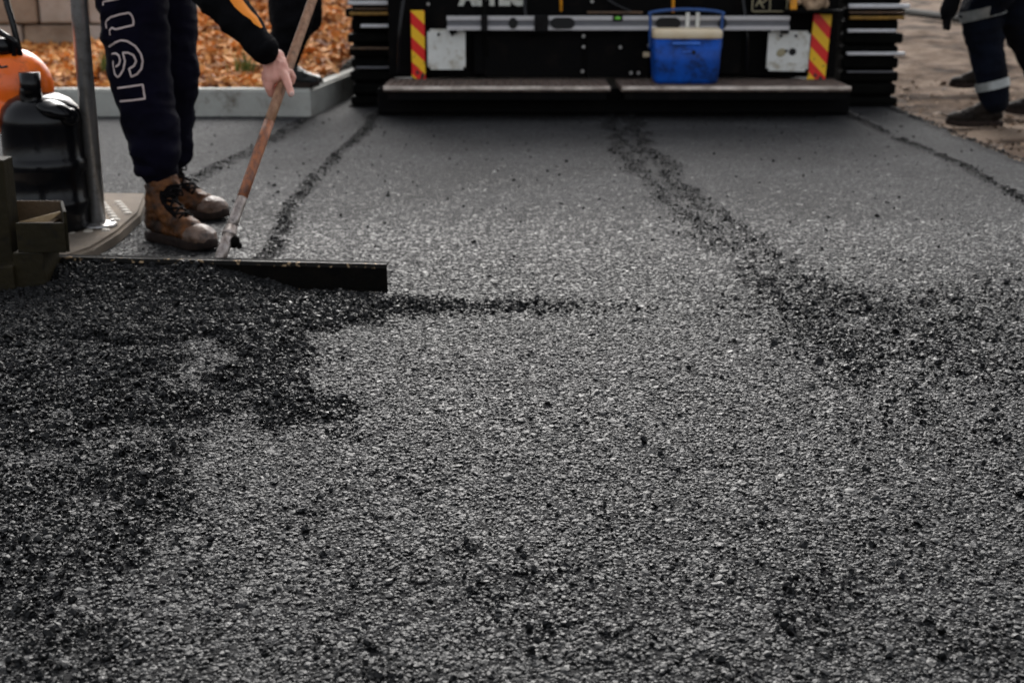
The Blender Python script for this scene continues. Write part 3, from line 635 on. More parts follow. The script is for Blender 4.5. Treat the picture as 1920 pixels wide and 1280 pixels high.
# pictogram plate, upper right
a, b = W(1412, -45, 7.62), W(1476, 23, 7.62)
pp = box('pictogram_plate', (a.x, 7.62, b.z), (b.x, 7.63, a.z), M['black_paint'], pv, .003)
fr = .007; mid = a.x + (b.x - a.x) * .49
for lo_, hi_ in (((a.x, b.z), (b.x, b.z + fr)), ((a.x, b.z), (a.x + fr, a.z)), ((b.x - fr, b.z), (b.x, a.z)), ((mid, b.z), (mid + fr, a.z)), ((a.x, a.z - fr), (b.x, a.z))):
    box('frame_line', (lo_[0], 7.6165, lo_[1]), (hi_[0], 7.619, hi_[1]), M['leaf_paint'], pp, 0)
for k, (fx, y, an) in enumerate(((.14, 6, .5), (.25, 10, -.7), (.33, 3, .9), (.2, -3, -.3))):
    p = W(1412 + 64 * fx, y, 7.6175); box('pictogram', (p.x - .004, 7.616, p.z - .022), (p.x + .004, 7.619, p.z + .022), M['leaf_paint'], pp, .001, 1, rot=(0, an, 0))
box('shelf', (W(1476, 20, 7.5).x, 7.48, W(0, 24, 7.5).z), (W(1580, 20, 7.5).x, 7.7, W(0, 19, 7.5).z), M['black_paint'], pv, .003)
# ribbed crawler sides
def side(x0, x1, rows, bottom, nm):
    Y0 = 7.86; a, b = W(x0, 0, Y0), W(x1, 0, Y0); q = random.Random(x0)
    tr = box('crawler_track', (a.x + .03, Y0 + .06, .015), (b.x - .02, Y0 + 3.0, .72), M['black_rubber'], pv, .05, 3)
    tr['label'] = nm
    for k in range(11):
        z1 = W(0, 205 - k * 24, Y0).z; z0 = W(0, 226 - k * 24, Y0).z; z0 = max(z0, .004)
        e = q.uniform(0, .035); box('track_pad', (a.x + (e if x0 < 900 else 0), Y0 + q.uniform(0, .03), z0 + q.uniform(0, .008)), (b.x - (e if x0 > 900 else 0), Y0 + .12, z1 - q.uniform(0, .010)), M['black_rubber'], tr, .012, 2)
    for (xa, xb, y, th, mm) in rows:
        p, r_ = W(xa, y, Y0 - .02), W(xb, y, Y0 - .02); h_ = th * .0031 / 2
        box('edge_bar', (p.x, Y0 - .03, p.z - h_), (r_.x, Y0 + .004, p.z + h_), M[mm], tr, h_ * .6, 2)
side(645, 734, [(652, 731, 6, 8, 'white_strip'), (664, 730, 17, 3, 'rust_strip'), (655, 729, 26, 6, 'ochre_strip'), (676, 731, 49, 6, 'white_strip'), (656, 730, 91, 4, 'rust_strip'), (668, 730, 127, 4, 'alu_web')], 200, 'black ribbed track on the left side of the paver')
side(1588, 1702, [(1591, 1706, 12, 8, 'white_strip'), (1592, 1696, 24, 4, 'rust_strip'), (1592, 1696, 34, 6, 'ochre_strip'), (1589, 1680, 58, 6, 'white_strip'), (1587, 1697, 101, 6, 'white_strip'), (1588, 1676, 135, 3, 'alu_web')], 200, 'black ribbed track on the right side of the paver')
# the rest of the machine above the frame
box('engine_housing', (-.6, 7.82, .30), (1.74, 10.6, 1.15), M['black_paint'], pv, .03)
hp = box('hopper', (-.95, 10.7, .45), (2.1, 12.2, 1.25), M['black_paint'], pv, .03)
box('platform', (-.7, 7.9, 1.16), (1.84, 9.4, 1.24), M['black_rubber'], pv, .01)
for x in (-.45, 1.25):
    s = box('seat', (x, 8.5, 1.45), (x + .45, 8.95, 1.55), M['black_plastic'], pv, .03, 3); box('backrest', (x, 8.36, 1.55), (x + .45, 8.48, 2.0), M['black_plastic'], s, .04, 3); box('seat_post', (x + .15, 8.6, 1.242), (x + .3, 8.8, 1.449), M['black_paint'], s, .01)

# ------------------------------------------------------------------ spirit level on the paver
a, b = W(838, 44, 7.54), W(1480, 44, 7.54)
z1, z0 = W(0, 30.5, 7.54).z, W(0, 57, 7.54).z
za, zb = a.z + .0, b.z
lv = empty('spirit_level', (a.x, 7.54, z0), 'long aluminium spirit level lying across the back of the paver', 'spirit level')
tl = -.0045
fh = (z1 - z0) * .30
def lbox(name, x0, x1, y0, y1, lo_, hi_, m, p, bev=.002): return box(name, (x0, y0, lo_), (x1, y1, hi_), m, p, bev, 2)
lbox('flange', a.x, b.x, 7.525, 7.553, z1 - fh, z1, M['alu'], lv); lbox('flange', a.x, b.x, 7.525, 7.553, z0, z0 + fh, M['alu'], lv)
wb = lbox('web', a.x + .002, b.x - .002, 7.534, 7.546, z0 + fh * .9, z1 - fh * .9, M['alu_web'], lv)
for xc, w in ((962, 16), (1055, 44), (1253, 45), (1355, 15), (1060 + 0, 0)):
    if not w: continue
    p = W(xc, 44, 7.52); hw = w * .00305 / 2; bm = bmesh.new(); h_ = (z1 - z0) * .47; zc = (z0 + z1) / 2
    pts = []
    for k in range(24):
        an = k * math.pi / 12; cx = (hw - min(hw, h_)) * (1 if math.cos(an) > 0 else -1); pts.append((p.x + cx + math.cos(an) * min(hw, h_), zc + math.sin(an) * h_ * .86))
    f0 = [bm.verts.new((x_, 7.520, z_)) for x_, z_ in pts]; f1 = [bm.verts.new((x_, 7.560, z_)) for x_, z_ in pts]
    bm.faces.new(f0[::-1]); bm.faces.new(f1)
    for k in range(24): bm.faces.new((f0[k], f0[(k + 1) % 24], f1[(k + 1) % 24], f1[k]))
    bmesh.ops.recalc_face_normals(bm, faces=bm.faces)
    bm_to('hand_grip' if w > 20 else 'vial_ring', bm, M['hole'], lv)
p = W(1158, 36, 7.53); lbox('vial_window', p.x - .028, p.x + .028, 7.519, 7.556, z1 - fh * 1.15, z1 - .001 + .003, M['black_plastic'], lv); bm = bmesh.new(); addball(bm, (p.x, 7.517, z1 - fh * .5), (.018, .008, .009), 14); bm_to('vial', bm, M['green'], lv, True)
for xc, w, mm in ((1015, 25, 'black_plastic'), (908, 12, 'black_plastic')):
    p = W(xc, 44, 7.51); lbox('clamp', p.x - w * .00152, p.x + w * .00152, 7.505, 7.565, z0 - .008, z1 + .006, M[mm], lv, .004)
for xc in (1290, 1309):
    p = W(xc, 42, 7.5); lbox('clip', p.x - .012, p.x + .010, 7.508, 7.518, z0 + .004, z1 + .02, M['white_plate'], lv, .004)
for xc in (850, 1470, 990):     # brackets that carry the level
    p = W(xc, 60, 7.6); box('level_bracket', (p.x - .02, 7.556, z0 - .02), (p.x + .02, 7.73, z0 - .002), M['black_paint'], pv, .002)

# ------------------------------------------------------------------ cooler on the right footboard
ca, cb = W(1224, 150, 7.3), W(1353, 150, 7.3); cxm = (ca.x + cb.x) / 2; cw = (cb.x - ca.x) / 2
cl = empty('cooler', (cxm, 7.43, ZB), 'blue drinks cooler with a cream lid standing on the paver\'s footboard', 'cooler')
zt = W(0, 74, 7.3).z; zl = W(0, 56, 7.3).z; z0c = ZB + .003
bm = bmesh.new()
for (z, s) in ((z0c, .90), (z0c + .02, .93), ((z0c + zt) / 2, .975), (zt, 1.0)):
    pass
def rrect(cx, cy, hx, hy, r, n=5):
    out = []
    for sx_, sy_, a0 in ((1, 1, 0), (-1, 1, 90), (-1, -1, 180), (1, -1, 270)):
        for k in range(n + 1):
            an = R(a0 + 90 * k / n); out.append((cx + sx_ * (hx - r) + r * math.cos(an), cy + sy_ * (hy - r) + r * math.sin(an)))
    return out
def rloft(name, levels, m, parent, cx, cy):
    bm = bmesh.new(); rings = [[bm.verts.new((x_, y_, z)) for x_, y_ in rrect(cx, cy, hx, hy, r)] for z, hx, hy, r in levels]
    n = len(rings[0])
    for a_, b_ in zip(rings, rings[1:]):
        for k in range(n): bm.faces.new((a_[k], a_[(k + 1) % n], b_[(k + 1) % n], b_[k]))
    bm.faces.new(rings[0][::-1]); bm.faces.new(rings[-1]); o = bm_to(name, bm, m, parent, True)
    return o
hd = .125
rloft('body', [(z0c, cw * .88, hd * .88, .03), (z0c + .02, cw * .93, hd * .93, .03), ((z0c + zt) / 2, cw * .965, hd * .97, .03), (zt - .002, cw * .985, hd, .03)], M['cooler_blue'], cl, cxm, 7.43)
rloft('lid', [(zt, cw * .97, hd * .98, .03), (zt + .008, cw * 1.0, hd * 1.03, .03), (zl - .02, cw * 1.0, hd * 1.03, .03), (zl - .006, cw * .985, hd * 1.01, .03), (zl, cw * .95, hd * .96, .03)], M['cooler_cream'], cl, cxm, 7.43)
tube('handle', curve_pts([(cxm - cw * 1.03, 7.43, zt - .06), (cxm - cw * 1.05, 7.43, zl + .05), (cxm - cw * .99, 7.43, zl + .085), (cxm, 7.43, zl + .10), (cxm + cw * .99, 7.43, zl + .085), (cxm + cw * 1.05, 7.43, zl + .05), (cxm + cw * 1.03, 7.43, zt - .06)], 8), .0085, M['handle_blue'], cl, 10)
p = W(1287, 82, 7.3); box('brand_strip', (p.x - .075, 7.300, p.z - .006), (p.x + .075, 7.306, p.z + .007), pmat('pale_blue', (.05, .20, .75), .4), cl, .002)
p = W(1290, 98, 7.3); box('latch_recess', (p.x - .03, 7.301, p.z - .004), (p.x + .02, 7.307, p.z + .004), pmat('mid_blue', (.03, .14, .6), .4), cl, .002)
bm = bmesh.new(); addball(bm, (p.x + .032, 7.304, p.z - .002), (.010, .005, .012), 10); bm_to('tap_hole', bm, M['hole'], cl)

# crumpled cloth on the shelf
bm = bmesh.new(); s0 = W(1520, 8, 7.56)
zs = W(0, 19, 7.5).z
for k in range(9): addball(bm, (s0.x + rnd.uniform(-.11, .09), 7.57 + rnd.uniform(-.04, .03), zs + .03 + rnd.uniform(-.012, .03)), (rnd.uniform(.03, .06), .04, rnd.uniform(.02, .035)), 10, (rnd.random(), rnd.random(), 0))
me = remesh(bm, .008, 2, [(.008, 18, (1, 1, 1))]); me.name = 'cloth'
o = link('cloth', me, M['cloth_tan'], None, True); o.data.transform(Matrix.Translation(-s0)); o.location = s0
tag(o, 'crumpled tan cloth bundled at the upper right of the paver', 'cloth')
p = W(1488, 10, 7.50); o = bm_to('yellow_tag', addbox(bmesh.new(), (p.x - .018, 7.49, zs + .001), (p.x + .018, 7.515, p.z + .05), .004, 2), M['yellow']); tag(o, 'small yellow tag standing beside the tan cloth on the paver', 'tag')

# ------------------------------------------------------------------ lute
bl, br = Vector((*BL_L, 0)), Vector((*BL_R, 0)); dirv = (br - bl).normalized(); nv = Vector((dirv.y, -dirv.x, 0))     # nv towards the camera
H0 = lambda p: .003
HP0, HP1 = at(413, 486, 3.52), at(586, 0, 4.12)
lt = empty('lute', (HP0.x, HP0.y, 0), 'long handled asphalt lute with a black blade pushing the loose heap', 'rake')
bh = .078
def prism(name, prof, m, parent):      # profile (towards camera, z) swept along the blade
    bm = bmesh.new(); A = [bm.verts.new(bl + nv * q + Vector((0, 0, z))) for q, z in prof]; B = [bm.verts.new(br + nv * q + Vector((0, 0, z))) for q, z in prof]
    n = len(prof); bm.faces.new(A[::-1]); bm.faces.new(B)
    for k in range(n): bm.faces.new((A[k], A[(k + 1) % n], B[(k + 1) % n], B[k]))
    bmesh.ops.recalc_face_normals(bm, faces=bm.faces); return bm_to(name, bm, m, parent)
blade = prism('blade', [(.010, .004), (.014, bh), (-.022, bh), (-.022, bh - .005), (.008, bh - .005), (.004, .004)], M['lute_metal'], lt)
prism('worn_edge', [(.0115, .003), (.0125, .007), (.010, .007), (.009, .003)], M['lute_worn'], blade)
prism('top_lip', [(.0152, bh - .010), (.0157, bh + .002), (.012, bh + .002), (.0142, bh - .010)], M['lute_worn'], blade)
ax = (HP1 - HP0).normalized()
q0 = HP0 + ax * .0; q1 = HP0 + ax * .105; 
tube('socket', [HP0 - ax * .03, q1], [.0165, .0165], M['worn_metal'], lt, 16)
c = HP0 + ax * .075; tube('collar', [c, c + ax * .012], .0195, M['worn_metal'], lt, 16)
p = HP0 + ax * .055 + Vector((.022, 0, 0)); bm = bmesh.new(); addball(bm, p, (.014, .012, .018), 10, (0, .5, 0)); addball(bm, p + Vector((.012, 0, -.01)), (.008, .008, .01), 8); bm_to('bolt_lug', bm, M['lute_metal'], lt, True)
full = 1.75
hm = [HP0 + ax * t for t in np.linspace(.104, .20, 5)]; tube('lower_shaft', hm, .0145, M['worn_metal'], lt, 16)
hm = [HP0 + ax * t for t in np.linspace(.199, .46, 5)]; tube('reddish_shaft', hm, .0146, M['wood_red'], lt, 16)
hm = [HP0 + ax * t for t in np.linspace(.459, full, 16)]; tube('handle', hm, [.0146 + .0006 * math.sin(k) for k in range(16)], M['wood'], lt, 16)
HAX = ax

# ------------------------------------------------------------------ steel post
pb = gnd(184, 424, SZ); ptop = at(147, 0, pb.y - .02)
post = empty('steel_post', pb, 'slim galvanised steel post on a round flange on the pavement', 'post')
pd = (ptop - pb).normalized()
tube('pole', [pb + Vector((0, 0, .006)), pb + pd * 1.6], .0255, M['steel'], post, 28)
lathe('flange', [(.060, .002), (.060, .007), (.05, .011), (.03, .014)], pb, M['steel'], post, 28)
for k in range(4):
    an = k * math.pi / 2 + .5; c = pb + Vector((.045 * math.cos(an), .045 * math.sin(an), .010)); tube('bolt', [c, c + Vector((0, 0, .008))], .006, M['steel'], post, 6, smooth=False)

# ------------------------------------------------------------------ canister machine with orange tank
cb_ = gnd(88, 432, SZ); S4 = 4.45 / 2500
mc = empty('canister_machine', cb_, 'black ribbed canister machine with a bulging orange tank beside the steel post', 'machine')
Yc = cb_.y + .03
ctr = Vector((at(84, 300, Yc).x, Yc, SZ))
rr = .120
zt_ = lambda py: at(80, py, Yc - .10).z - SZ
zb1, zb2, zs1 = zt_(388), zt_(312), zt_(240)
prof = [(rr * .96, .003), (rr * .99, .012), (rr, zb1 - .02), (rr * 1.04, zb1 - .006), (rr * 1.04, zb1 + .010), (rr * 1.0, zb1 + .016), (rr * 1.0, zb2 - .035), (rr * 1.07, zb2 - .02), (rr * 1.08, zb2 + .005), (rr * 1.03, zb2 + .015), (rr * 1.0, zb2 + .022), (rr * 1.0, zs1 - .01), (rr * 1.03, zs1), (rr * 1.02, zs1 + .02), (rr * .93, zs1 + .052), (rr * .74, zs1 + .076), (rr * .5, zs1 + .09), (.02, zs1 + .094)]
lathe('canister', prof, ctr, M['black_plastic'], mc, 40)
nk = at(56, 190, Yc - .02)
bm = bmesh.new(); limb(bm, [at(72, 222, Yc - .03), at(60, 196, Yc - .05), at(56, 172, Yc - .06)], [.055, .040, .029]); addball(bm, at(100, 205, Yc - .08), (.055, .04, .022), 14, (.2, .35, 0)); addball(bm, at(128, 222, Yc - .05), (.030, .04, .030), 14)
link('shoulder', remesh(bm, .005, 4, [(.003, 14, (1, 1, 1))]), M['black_plastic'], mc, True)
c = at(56, 150, Yc - .06); tube('neck', [c + Vector((0, 0, -.05)), c + Vector((0, 0, .022))], .0305, M['black_plastic'], mc, 20)
bm = bmesh.new()
oc = at(28, 165, Yc + .06); addball(bm, oc, (.118, .10, .122), 24); addball(bm, oc + Vector((-.12, .0, -.01)), (.14, .10, .115), 20); addball(bm, at(62, 200, Yc + .03), (.05, .05, .07), 14); addball(bm, at(-20, 215, Yc + .02), (.14, .09, .06), 14)
link('tank', remesh(bm, .007, 8, None), M['orange_plastic'], mc, True)
c = at(5, 88, Yc + .03); lathe('tank_cap', [(.034, -.02), (.036, .0), (.034, .022), (.028, .026)], c, M['black_plastic'], mc, 20)
bm = bmesh.new(); addtube(bm, [at(-6, 118, Yc - .055), at(2, 127, Yc - .06), at(14, 125, Yc - .06)], .004, 8); bm_to('clip', bm, M['black_plastic'], mc)
tube('guard_bar', curve_pts([at(-30, 35, Yc), at(2, 62, Yc), at(26, 78, Yc), at(27, 96, Yc + .01), at(26, 112, Yc + .02)], 6), .0085, M['black_plastic'], mc, 10)
tube('handle_bar', curve_pts([at(-2, -60, Yc + .05), at(11, 0, Yc + .03), at(24, 45, Yc + .02), at(35, 92, Yc + .02), at(38, 108, Yc + .03)], 6), .0095, M['black_plastic'], mc, 10)

# ------------------------------------------------------------------ olive steel bracket at the left edge
OY = 3.40
ob = empty('steel_bracket', (at(40, 550, OY).x, OY, 0), 'scuffed olive steel bracket box at the left end of the blade', 'bracket')
def obx(name, x0, y0, x1, y1, Ya, Yb, m, bev=.004, par=None):
    a, b = at(x0, y0, Ya), at(x1, y1, Ya); return box(name, (a.x, Ya, max(b.z, -.02)), (b.x, Yb, a.z), m, par or ob, bev, 2)
obx('upright', -120, 300, 33, 560, 3.43, 3.50, M['olive'])
# open topped box: front, back, right, floor
a, b = at(28, 400, 3.37), at(122, 474, 3.37)
obx('box_front', 28, 418, 124, 474, 3.37, 3.378, M['olive'], .002)
zf = at(0, 418, 3.37).z
xL, xR = at(34, 418, 3.37).x, at(124, 418, 3.37).x
bm = bmesh.new()
zt2 = at(0, 376, 3.56).z
def quadbox(vs8, name, m, par):
    bm = bmesh.new(); v = [bm.verts.new(p) for p in vs8]
    for q in ((3, 2, 1, 0), (4, 5, 6, 7), (0, 1, 5, 4), (1, 2, 6, 5), (2, 3, 7, 6), (3, 0, 4, 7)): bm.faces.new([v[k] for k in q])
    bmesh.ops.recalc_face_normals(bm, faces=bm.faces); bmesh.ops.bevel(bm, geom=bm.edges[:], offset=.0015, segments=2, affect='EDGES'); return bm_to(name, bm, m, par)
zlow = at(0, 474, 3.37).z
xb_ = at(118, 376, 3.56).x
quadbox([Vector((xR - .008, 3.379, zlow)), Vector((xR, 3.379, zlow)), Vector((xb_, 3.56, zlow)), Vector((xb_ - .008, 3.56, zlow)), Vector((xR - .008, 3.379, zf + .028)), Vector((xR, 3.379, zf + .028)), Vector((xb_, 3.56, zt2)), Vector((xb_ - .008, 3.56, zt2))], 'box_side', M['olive'], ob)
xL = at(30, 376, 3.56).x
quadbox([Vector((xL, 3.552, zlow)), Vector((xb_, 3.552, zlow)), Vector((xb_, 3.56, zlow)), Vector((xL, 3.56, zlow)), Vector((xL, 3.552, zt2)), Vector((xb_, 3.552, zt2)), Vector((xb_, 3.56, zt2)), Vector((xL, 3.56, zt2))], 'box_back', M['olive_in'], ob)
xL = at(34, 418, 3.37).x
quadbox([Vector((xL, 3.37, zf + .001)), Vector((xR - .045, 3.37, zf + .001)), Vector((xR - .010, 3.372, zf + .026)), Vector((xR - .014, 3.376, zf + .026)), Vector((xL, 3.37, zf + .004)), Vector((xR - .045, 3.37, zf + .005)), Vector((xR - .010, 3.37, zf + .030)), Vector((xR - .014, 3.376, zf + .030))], 'worn_rim', M['olive_edge'], ob)
box('box_floor', (xL, 3.38, zf - .03), (xb_ - .009, 3.55, zf - .022), M['olive_in'], ob, .001)
obx('leg', 22, 474, 88, 552, 3.375, 3.50, M['olive'])
obx('foot', -60, 500, 30, 558, 3.36, 3.42, M['olive'])
bm = bmesh.new(); rk = gnd(2, 552); addball(bm, (rk.x, rk.y, .02), (.045, .05, .032), 16); me = remesh(bm, .006, 2, [(.006, 25, (1, 1, 1))]); o = link('stone', me, M['rock'], None, True); o.data.transform(Matrix.Translation(-rk)); o.location = rk
tag(o, 'brown lump of rock at the foot of the olive bracket', 'rock')

# ------------------------------------------------------------------ boots
def boot(parent, toe, heel, shaft_top, mats, z0=0.0, lift=0.0, laces=True, L=None):
    """toe, heel: ground points; shaft_top: centre of the boot's collar"""
    toe, heel = Vector(toe), Vector(heel); f = (toe - heel); f.z = 0; L = f.length; f.normalize(); s = Vector((-f.y, f.x, 0)); up = Vector((0, 0, 1))
    def P(a, b, c): return heel + f * (a * L) + s * b + up * c
    up_m, toe_m, col_m, sole_m = mats
    # sole outline
    out = [(0.0, .0), (.03, .026), (.15, .034), (.4, .032), (.62, .045), (.78, .049), (.92, .038), (.99, .016), (1.0, 0), (.99, -.016), (.92, -.036), (.78, -.046), (.62, -.042), (.4, -.030), (.15, -.034), (.03, -.026)]
    bm = bmesh.new(); lay = []
    for zz, k in ((.0, .97), (.006, 1.0), (.024, 1.0), (.030, .97)):
        lay.append([bm.verts.new(P(.5 + (a - .5) * (k), b * k, zz + (.010 * max(0, (a - .75) / .25) ** 2) + lift)) for a, b in out])
    n = len(out)
    for a_, b_ in zip(lay, lay[1:]):
        for k in range(n): bm.faces.new((a_[k], a_[(k + 1) % n], b_[(k + 1) % n], b_[k]))
    bm.faces.new(lay[0][::-1]); bm.faces.new(lay[-1]); bmesh.ops.recalc_face_normals(bm, faces=bm.faces)
    root = bm_to('boot', bm, sole_m, parent, True)
    root.name = 'boot'
    st = Vector(shaft_top)
    yaw = math.atan2(f.y, f.x)
    # upper: heel cup, shaft, instep
    bm = bmesh.new(); bz = .034 + lift
    addball(bm, P(.16, 0, bz + .028), (.045, .036, .04), 14, (0, 0, yaw))
    limb(bm, [P(.15, 0, bz + .03), P(.20, 0, bz + .08), st], [.039, .043, .053])
    limb(bm, [P(.24, 0, bz + .085), P(.40, 0, bz + .052), P(.58, 0, bz + .025), P(.70, 0, bz + .016)], [.040, .039, .037, .033])
    addball(bm, P(.42, 0, bz + .012), (L * .34, .034, .028), 14, (0, 0, yaw))
    addball(bm, P(.68, 0, bz + .012), (L * .22, .044, .026), 14, (0, 0, yaw))
    me = remesh(bm, .005, 3, [(.003, 22, (1, 1, 1.6)), (.002, 48, (1, 1, 1))]); link('upper', me, up_m, root, True)
    bm = bmesh.new(); addball(bm, P(.78, 0, bz + .006), (L * .205, .0475, .036), 18, (0, 0, yaw)); addball(bm, P(.85, 0, bz + .0), (L * .142, .041, .030), 14, (0, 0, yaw))
    link('toe_cap', remesh(bm, .004, 3, [(.0012, 40, (1, 1, 1))]), toe_m, root, True)
    bm = bmesh.new(); addtube(bm, [st + Vector((0, 0, -.03)), st + Vector((0, 0, -.008)), st + Vector((0, 0, .004))], [.049, .056, .050], 18)
    bmesh.ops.subdivide_edges(bm, edges=bm.edges[:], cuts=1); bm_to('collar', bm, col_m, root, True)
    if laces:
        tg = bmesh.new(); a0 = P(.60, 0, bz + .050); a1 = st + f * .047
        mid = P(.36, 0, bz + .098)
        addtube(tg, curve_pts([a0, mid, a1], 6), .026, 10, sx=.35, sy=1.2); bm_to('tongue', tg, M['lace'], root, True)
        lp = curve_pts([a0 + up * .008, mid + up * .008 + f * .004, a1 + f * .007], 7); nl = 6
        for k in range(nl):
            q = lp[int(k * (len(lp) - 1) / (nl - .3))]; w = .027
            q2 = lp[min(len(lp) - 1, int((k + 1) * (len(lp) - 1) / (nl - .3)))]
            for sg in (1, -1):
                tube('lace', curve_pts([q + s * w * sg - up * .002, (q + q2) / 2 + up * .006 + f * .004, q2 - s * w * sg - up * .002], 4), .0036, M['lace'], root, 6)
        for sg in (1, -1):   # bow loops
            q = lp[-4] ; tube('lace', curve_pts([q, q + s * .02 * sg + f * .018, q + s * .034 * sg + f * .01 - up * .02, q + s * .012 * sg + f * .012 - up * .012], 5), .0026, M['lace'], root, 6)
    return root
def base_of(o, parent):
    return o

def head(bm, c, fwd, r=.095):
    fwd = Vector(fwd).normalized(); yaw = math.atan2(fwd.y, fwd.x); pit = -math.asin(fwd.z); rt = (0, pit, yaw)
    sd_ = Vector((-math.sin(yaw), math.cos(yaw), 0)); u = fwd.cross(sd_).normalized()
    addball(bm, c, (r * 1.02, r * .80, r * 1.12), 20, rt); addball(bm, c + fwd * r * .25 - u * r * .55, (r * .72, r * .62, r * .62), 16, rt)
    addball(bm, c + fwd * r * 1.02 - u * r * .15, (r * .17, r * .14, r * .25), 10, rt)
    for s in (1, -1): addball(bm, c + sd_ * s * r * .82 - u * r * .12, (r * .18, r * .07, r * .3), 10, rt)
    return fwd, sd_, u
def face(parent, c, fwd, sd_, u, r=.095):
    for s in (1, -1):
        bm = bmesh.new(); addball(bm, c + fwd * r * .86 + sd_ * s * r * .33 + u * r * .03, r * .14, 10); bm_to('eye', bm, M['white_plate'], parent, True)
    bm = bmesh.new(); addball(bm, c + fwd * r * .90 - u * r * .62, (r * .12, r * .26, r * .06), 10, (0, 0, math.atan2(fwd.y, fwd.x))); bm_to('mouth', bm, M['nail'], parent, True)
    bm = bmesh.new(); addball(bm, c - fwd * r * .10 + u * r * .16, (r * 1.02, r * .87, r * 1.08), 18, (0, -math.asin(fwd.z), math.atan2(fwd.y, fwd.x)))
    bm_to('hair', bm, M['hair'], parent, True)

# ------------------------------------------------------------------ worker with the lute
P3 = at
toeR = gnd(402, 472); toeR.z = 0; heelR = toeR + Vector((-.245, .195, 0))
toeL = gnd(428, 412); toeL.z = 0; heelL = toeL + Vector((-.272, .105, 0))
w1 = empty('person', (heelR.x, heelR.y + .1, 0), 'person in navy trousers and tan boots bending to push the lute', 'person')
BM_ = (M['tan_leather'], M['toe_leather'], M['brown_leather'], M['sole'])
ankR = P3(305, 345, heelR.y - .02); ankL = Vector((heelL.x + .045, heelL.y - .01, .19))
boot(w1, toeR, heelR, ankR, BM_); boot(w1, toeL, heelL, ankL, BM_)
kneeR = P3(262, 140, 4.14); upR = P3(246, 0, 4.20); hipR = Vector((upR.x - .02, 4.27, .90))
kneeL = P3(316, 120, 4.42); hipL = Vector((hipR.x + .03, 4.47, .90))
shinR = P3(284, 235, 4.12); cuffR = P3(292, 314, ankR.y)
shinL = P3(318, 230, 4.46); cuffL = Vector((ankL.x - .01, ankL.y, .20))
# trousers
bm = bmesh.new()
limb(bm, [hipR, upR, kneeR, shinR, P3(293, 290, ankR.y), cuffR], [.120, .108, .090, .082, .072, .064])
limb(bm, [hipL, kneeL, shinL, P3(322, 285, 4.48), cuffL], [.118, .098, .078, .066, .062])
pel = (hipR + hipL) / 2 + Vector((0, 0, .05)); addball(bm, pel, (.15, .19, .13), 20); addball(bm, (pel + hipR) / 2, .12, 14); addball(bm, (pel + hipL) / 2, .12, 14)
me = remesh(bm, .009, 6, [(.006, 6.5, (1, 1, 1.5)), (.0035, 15, (.8, .8, 1.9))])
# fold bunching near the cuff
for v in me.vertices:
    if v.co.z < .34: v.co += v.normal * .003 * math.sin(v.co.z * 75 + 9 * noise.noise(v.co * 7))
tro = link('trousers', me, M['navy'], w1, True)
bm = bmesh.new(); addtube(bm, [cuffR + Vector((0, 0, -.022)), cuffR + Vector((0, 0, -.010)), cuffR + Vector((0, 0, .012))], [.062, .068, .066], 22); bm_to('cuff', bm, M['navy'], tro, True)
# printed outline letters down the near trouser leg, laid on the cloth
bvh = BVHTree.FromPolygons([v.co + tro.parent.location for v in me.vertices], [tuple(p.vertices) for p in me.polygons])
K = 140 / 853.
def pr(L): return [(160 + x * K, y * K) for x, y in L]
shapes = [pr([(205, 70), (205, 25), (350, -5), (450, -30)]),
          pr([(285, 405), (278, 350), (305, 320), (345, 340), (550, 290), (550, 240), (535, 190), (512, 160), (490, 150), (390, 170), (290, 200), (250, 235), (235, 262), (245, 330)]),
          pr([(272, 535), (350, 485), (410, 465), (480, 475), (570, 530), (635, 620), (655, 700), (640, 790), (590, 850), (525, 880), (512, 830), (500, 790), (555, 755), (580, 700), (550, 635), (490, 605), (430, 605), (455, 700), (435, 800), (400, 860), (370, 885), (340, 850), (322, 760), (318, 700)]),
          pr([(305, 620), (350, 612), (385, 640), (400, 690), (385, 740), (350, 765)]),
          pr([(372, 1010), (520, 990), (655, 970), (668, 1050), (680, 1130), (540, 1147), (400, 1160)])]
org = Vector((0, 0, CAM_H))
for sh in shapes:
    dense = []
    for (x0, y0), (x1, y1) in zip(sh, sh[1:]):
        k = max(1, int(math.hypot(x1 - x0, y1 - y0) / 2.5)); dense += [(x0 + (x1 - x0) * t / k, y0 + (y1 - y0) * t / k) for t in range(k)]
    dense.append(sh[-1]); pts = []
    for x, y in dense:
        hit = bvh.ray_cast(org, ray(x, y).normalized())
        if hit[0] is not None and hit[0].y < 4.6: pts.append((hit[0], hit[1]))
    if len(pts) > 2:
        bm = bmesh.new(); pr_ = None
        for k, (p, nn) in enumerate(pts):
            t = (pts[min(k + 1, len(pts) - 1)][0] - pts[max(k - 1, 0)][0]).normalized(); sdv = nn.cross(t).normalized() * .0027
            cur = (bm.verts.new(p - sdv + nn * .0012), bm.verts.new(p + nn * .0024), bm.verts.new(p + sdv + nn * .0012))
            if pr_: bm.faces.new((pr_[0], pr_[1], cur[1], cur[0])); bm.faces.new((pr_[1], pr_[2], cur[2], cur[1]))
            pr_ = cur
        bm_to('printed_letter', bm, M['print_white'], tro, True)
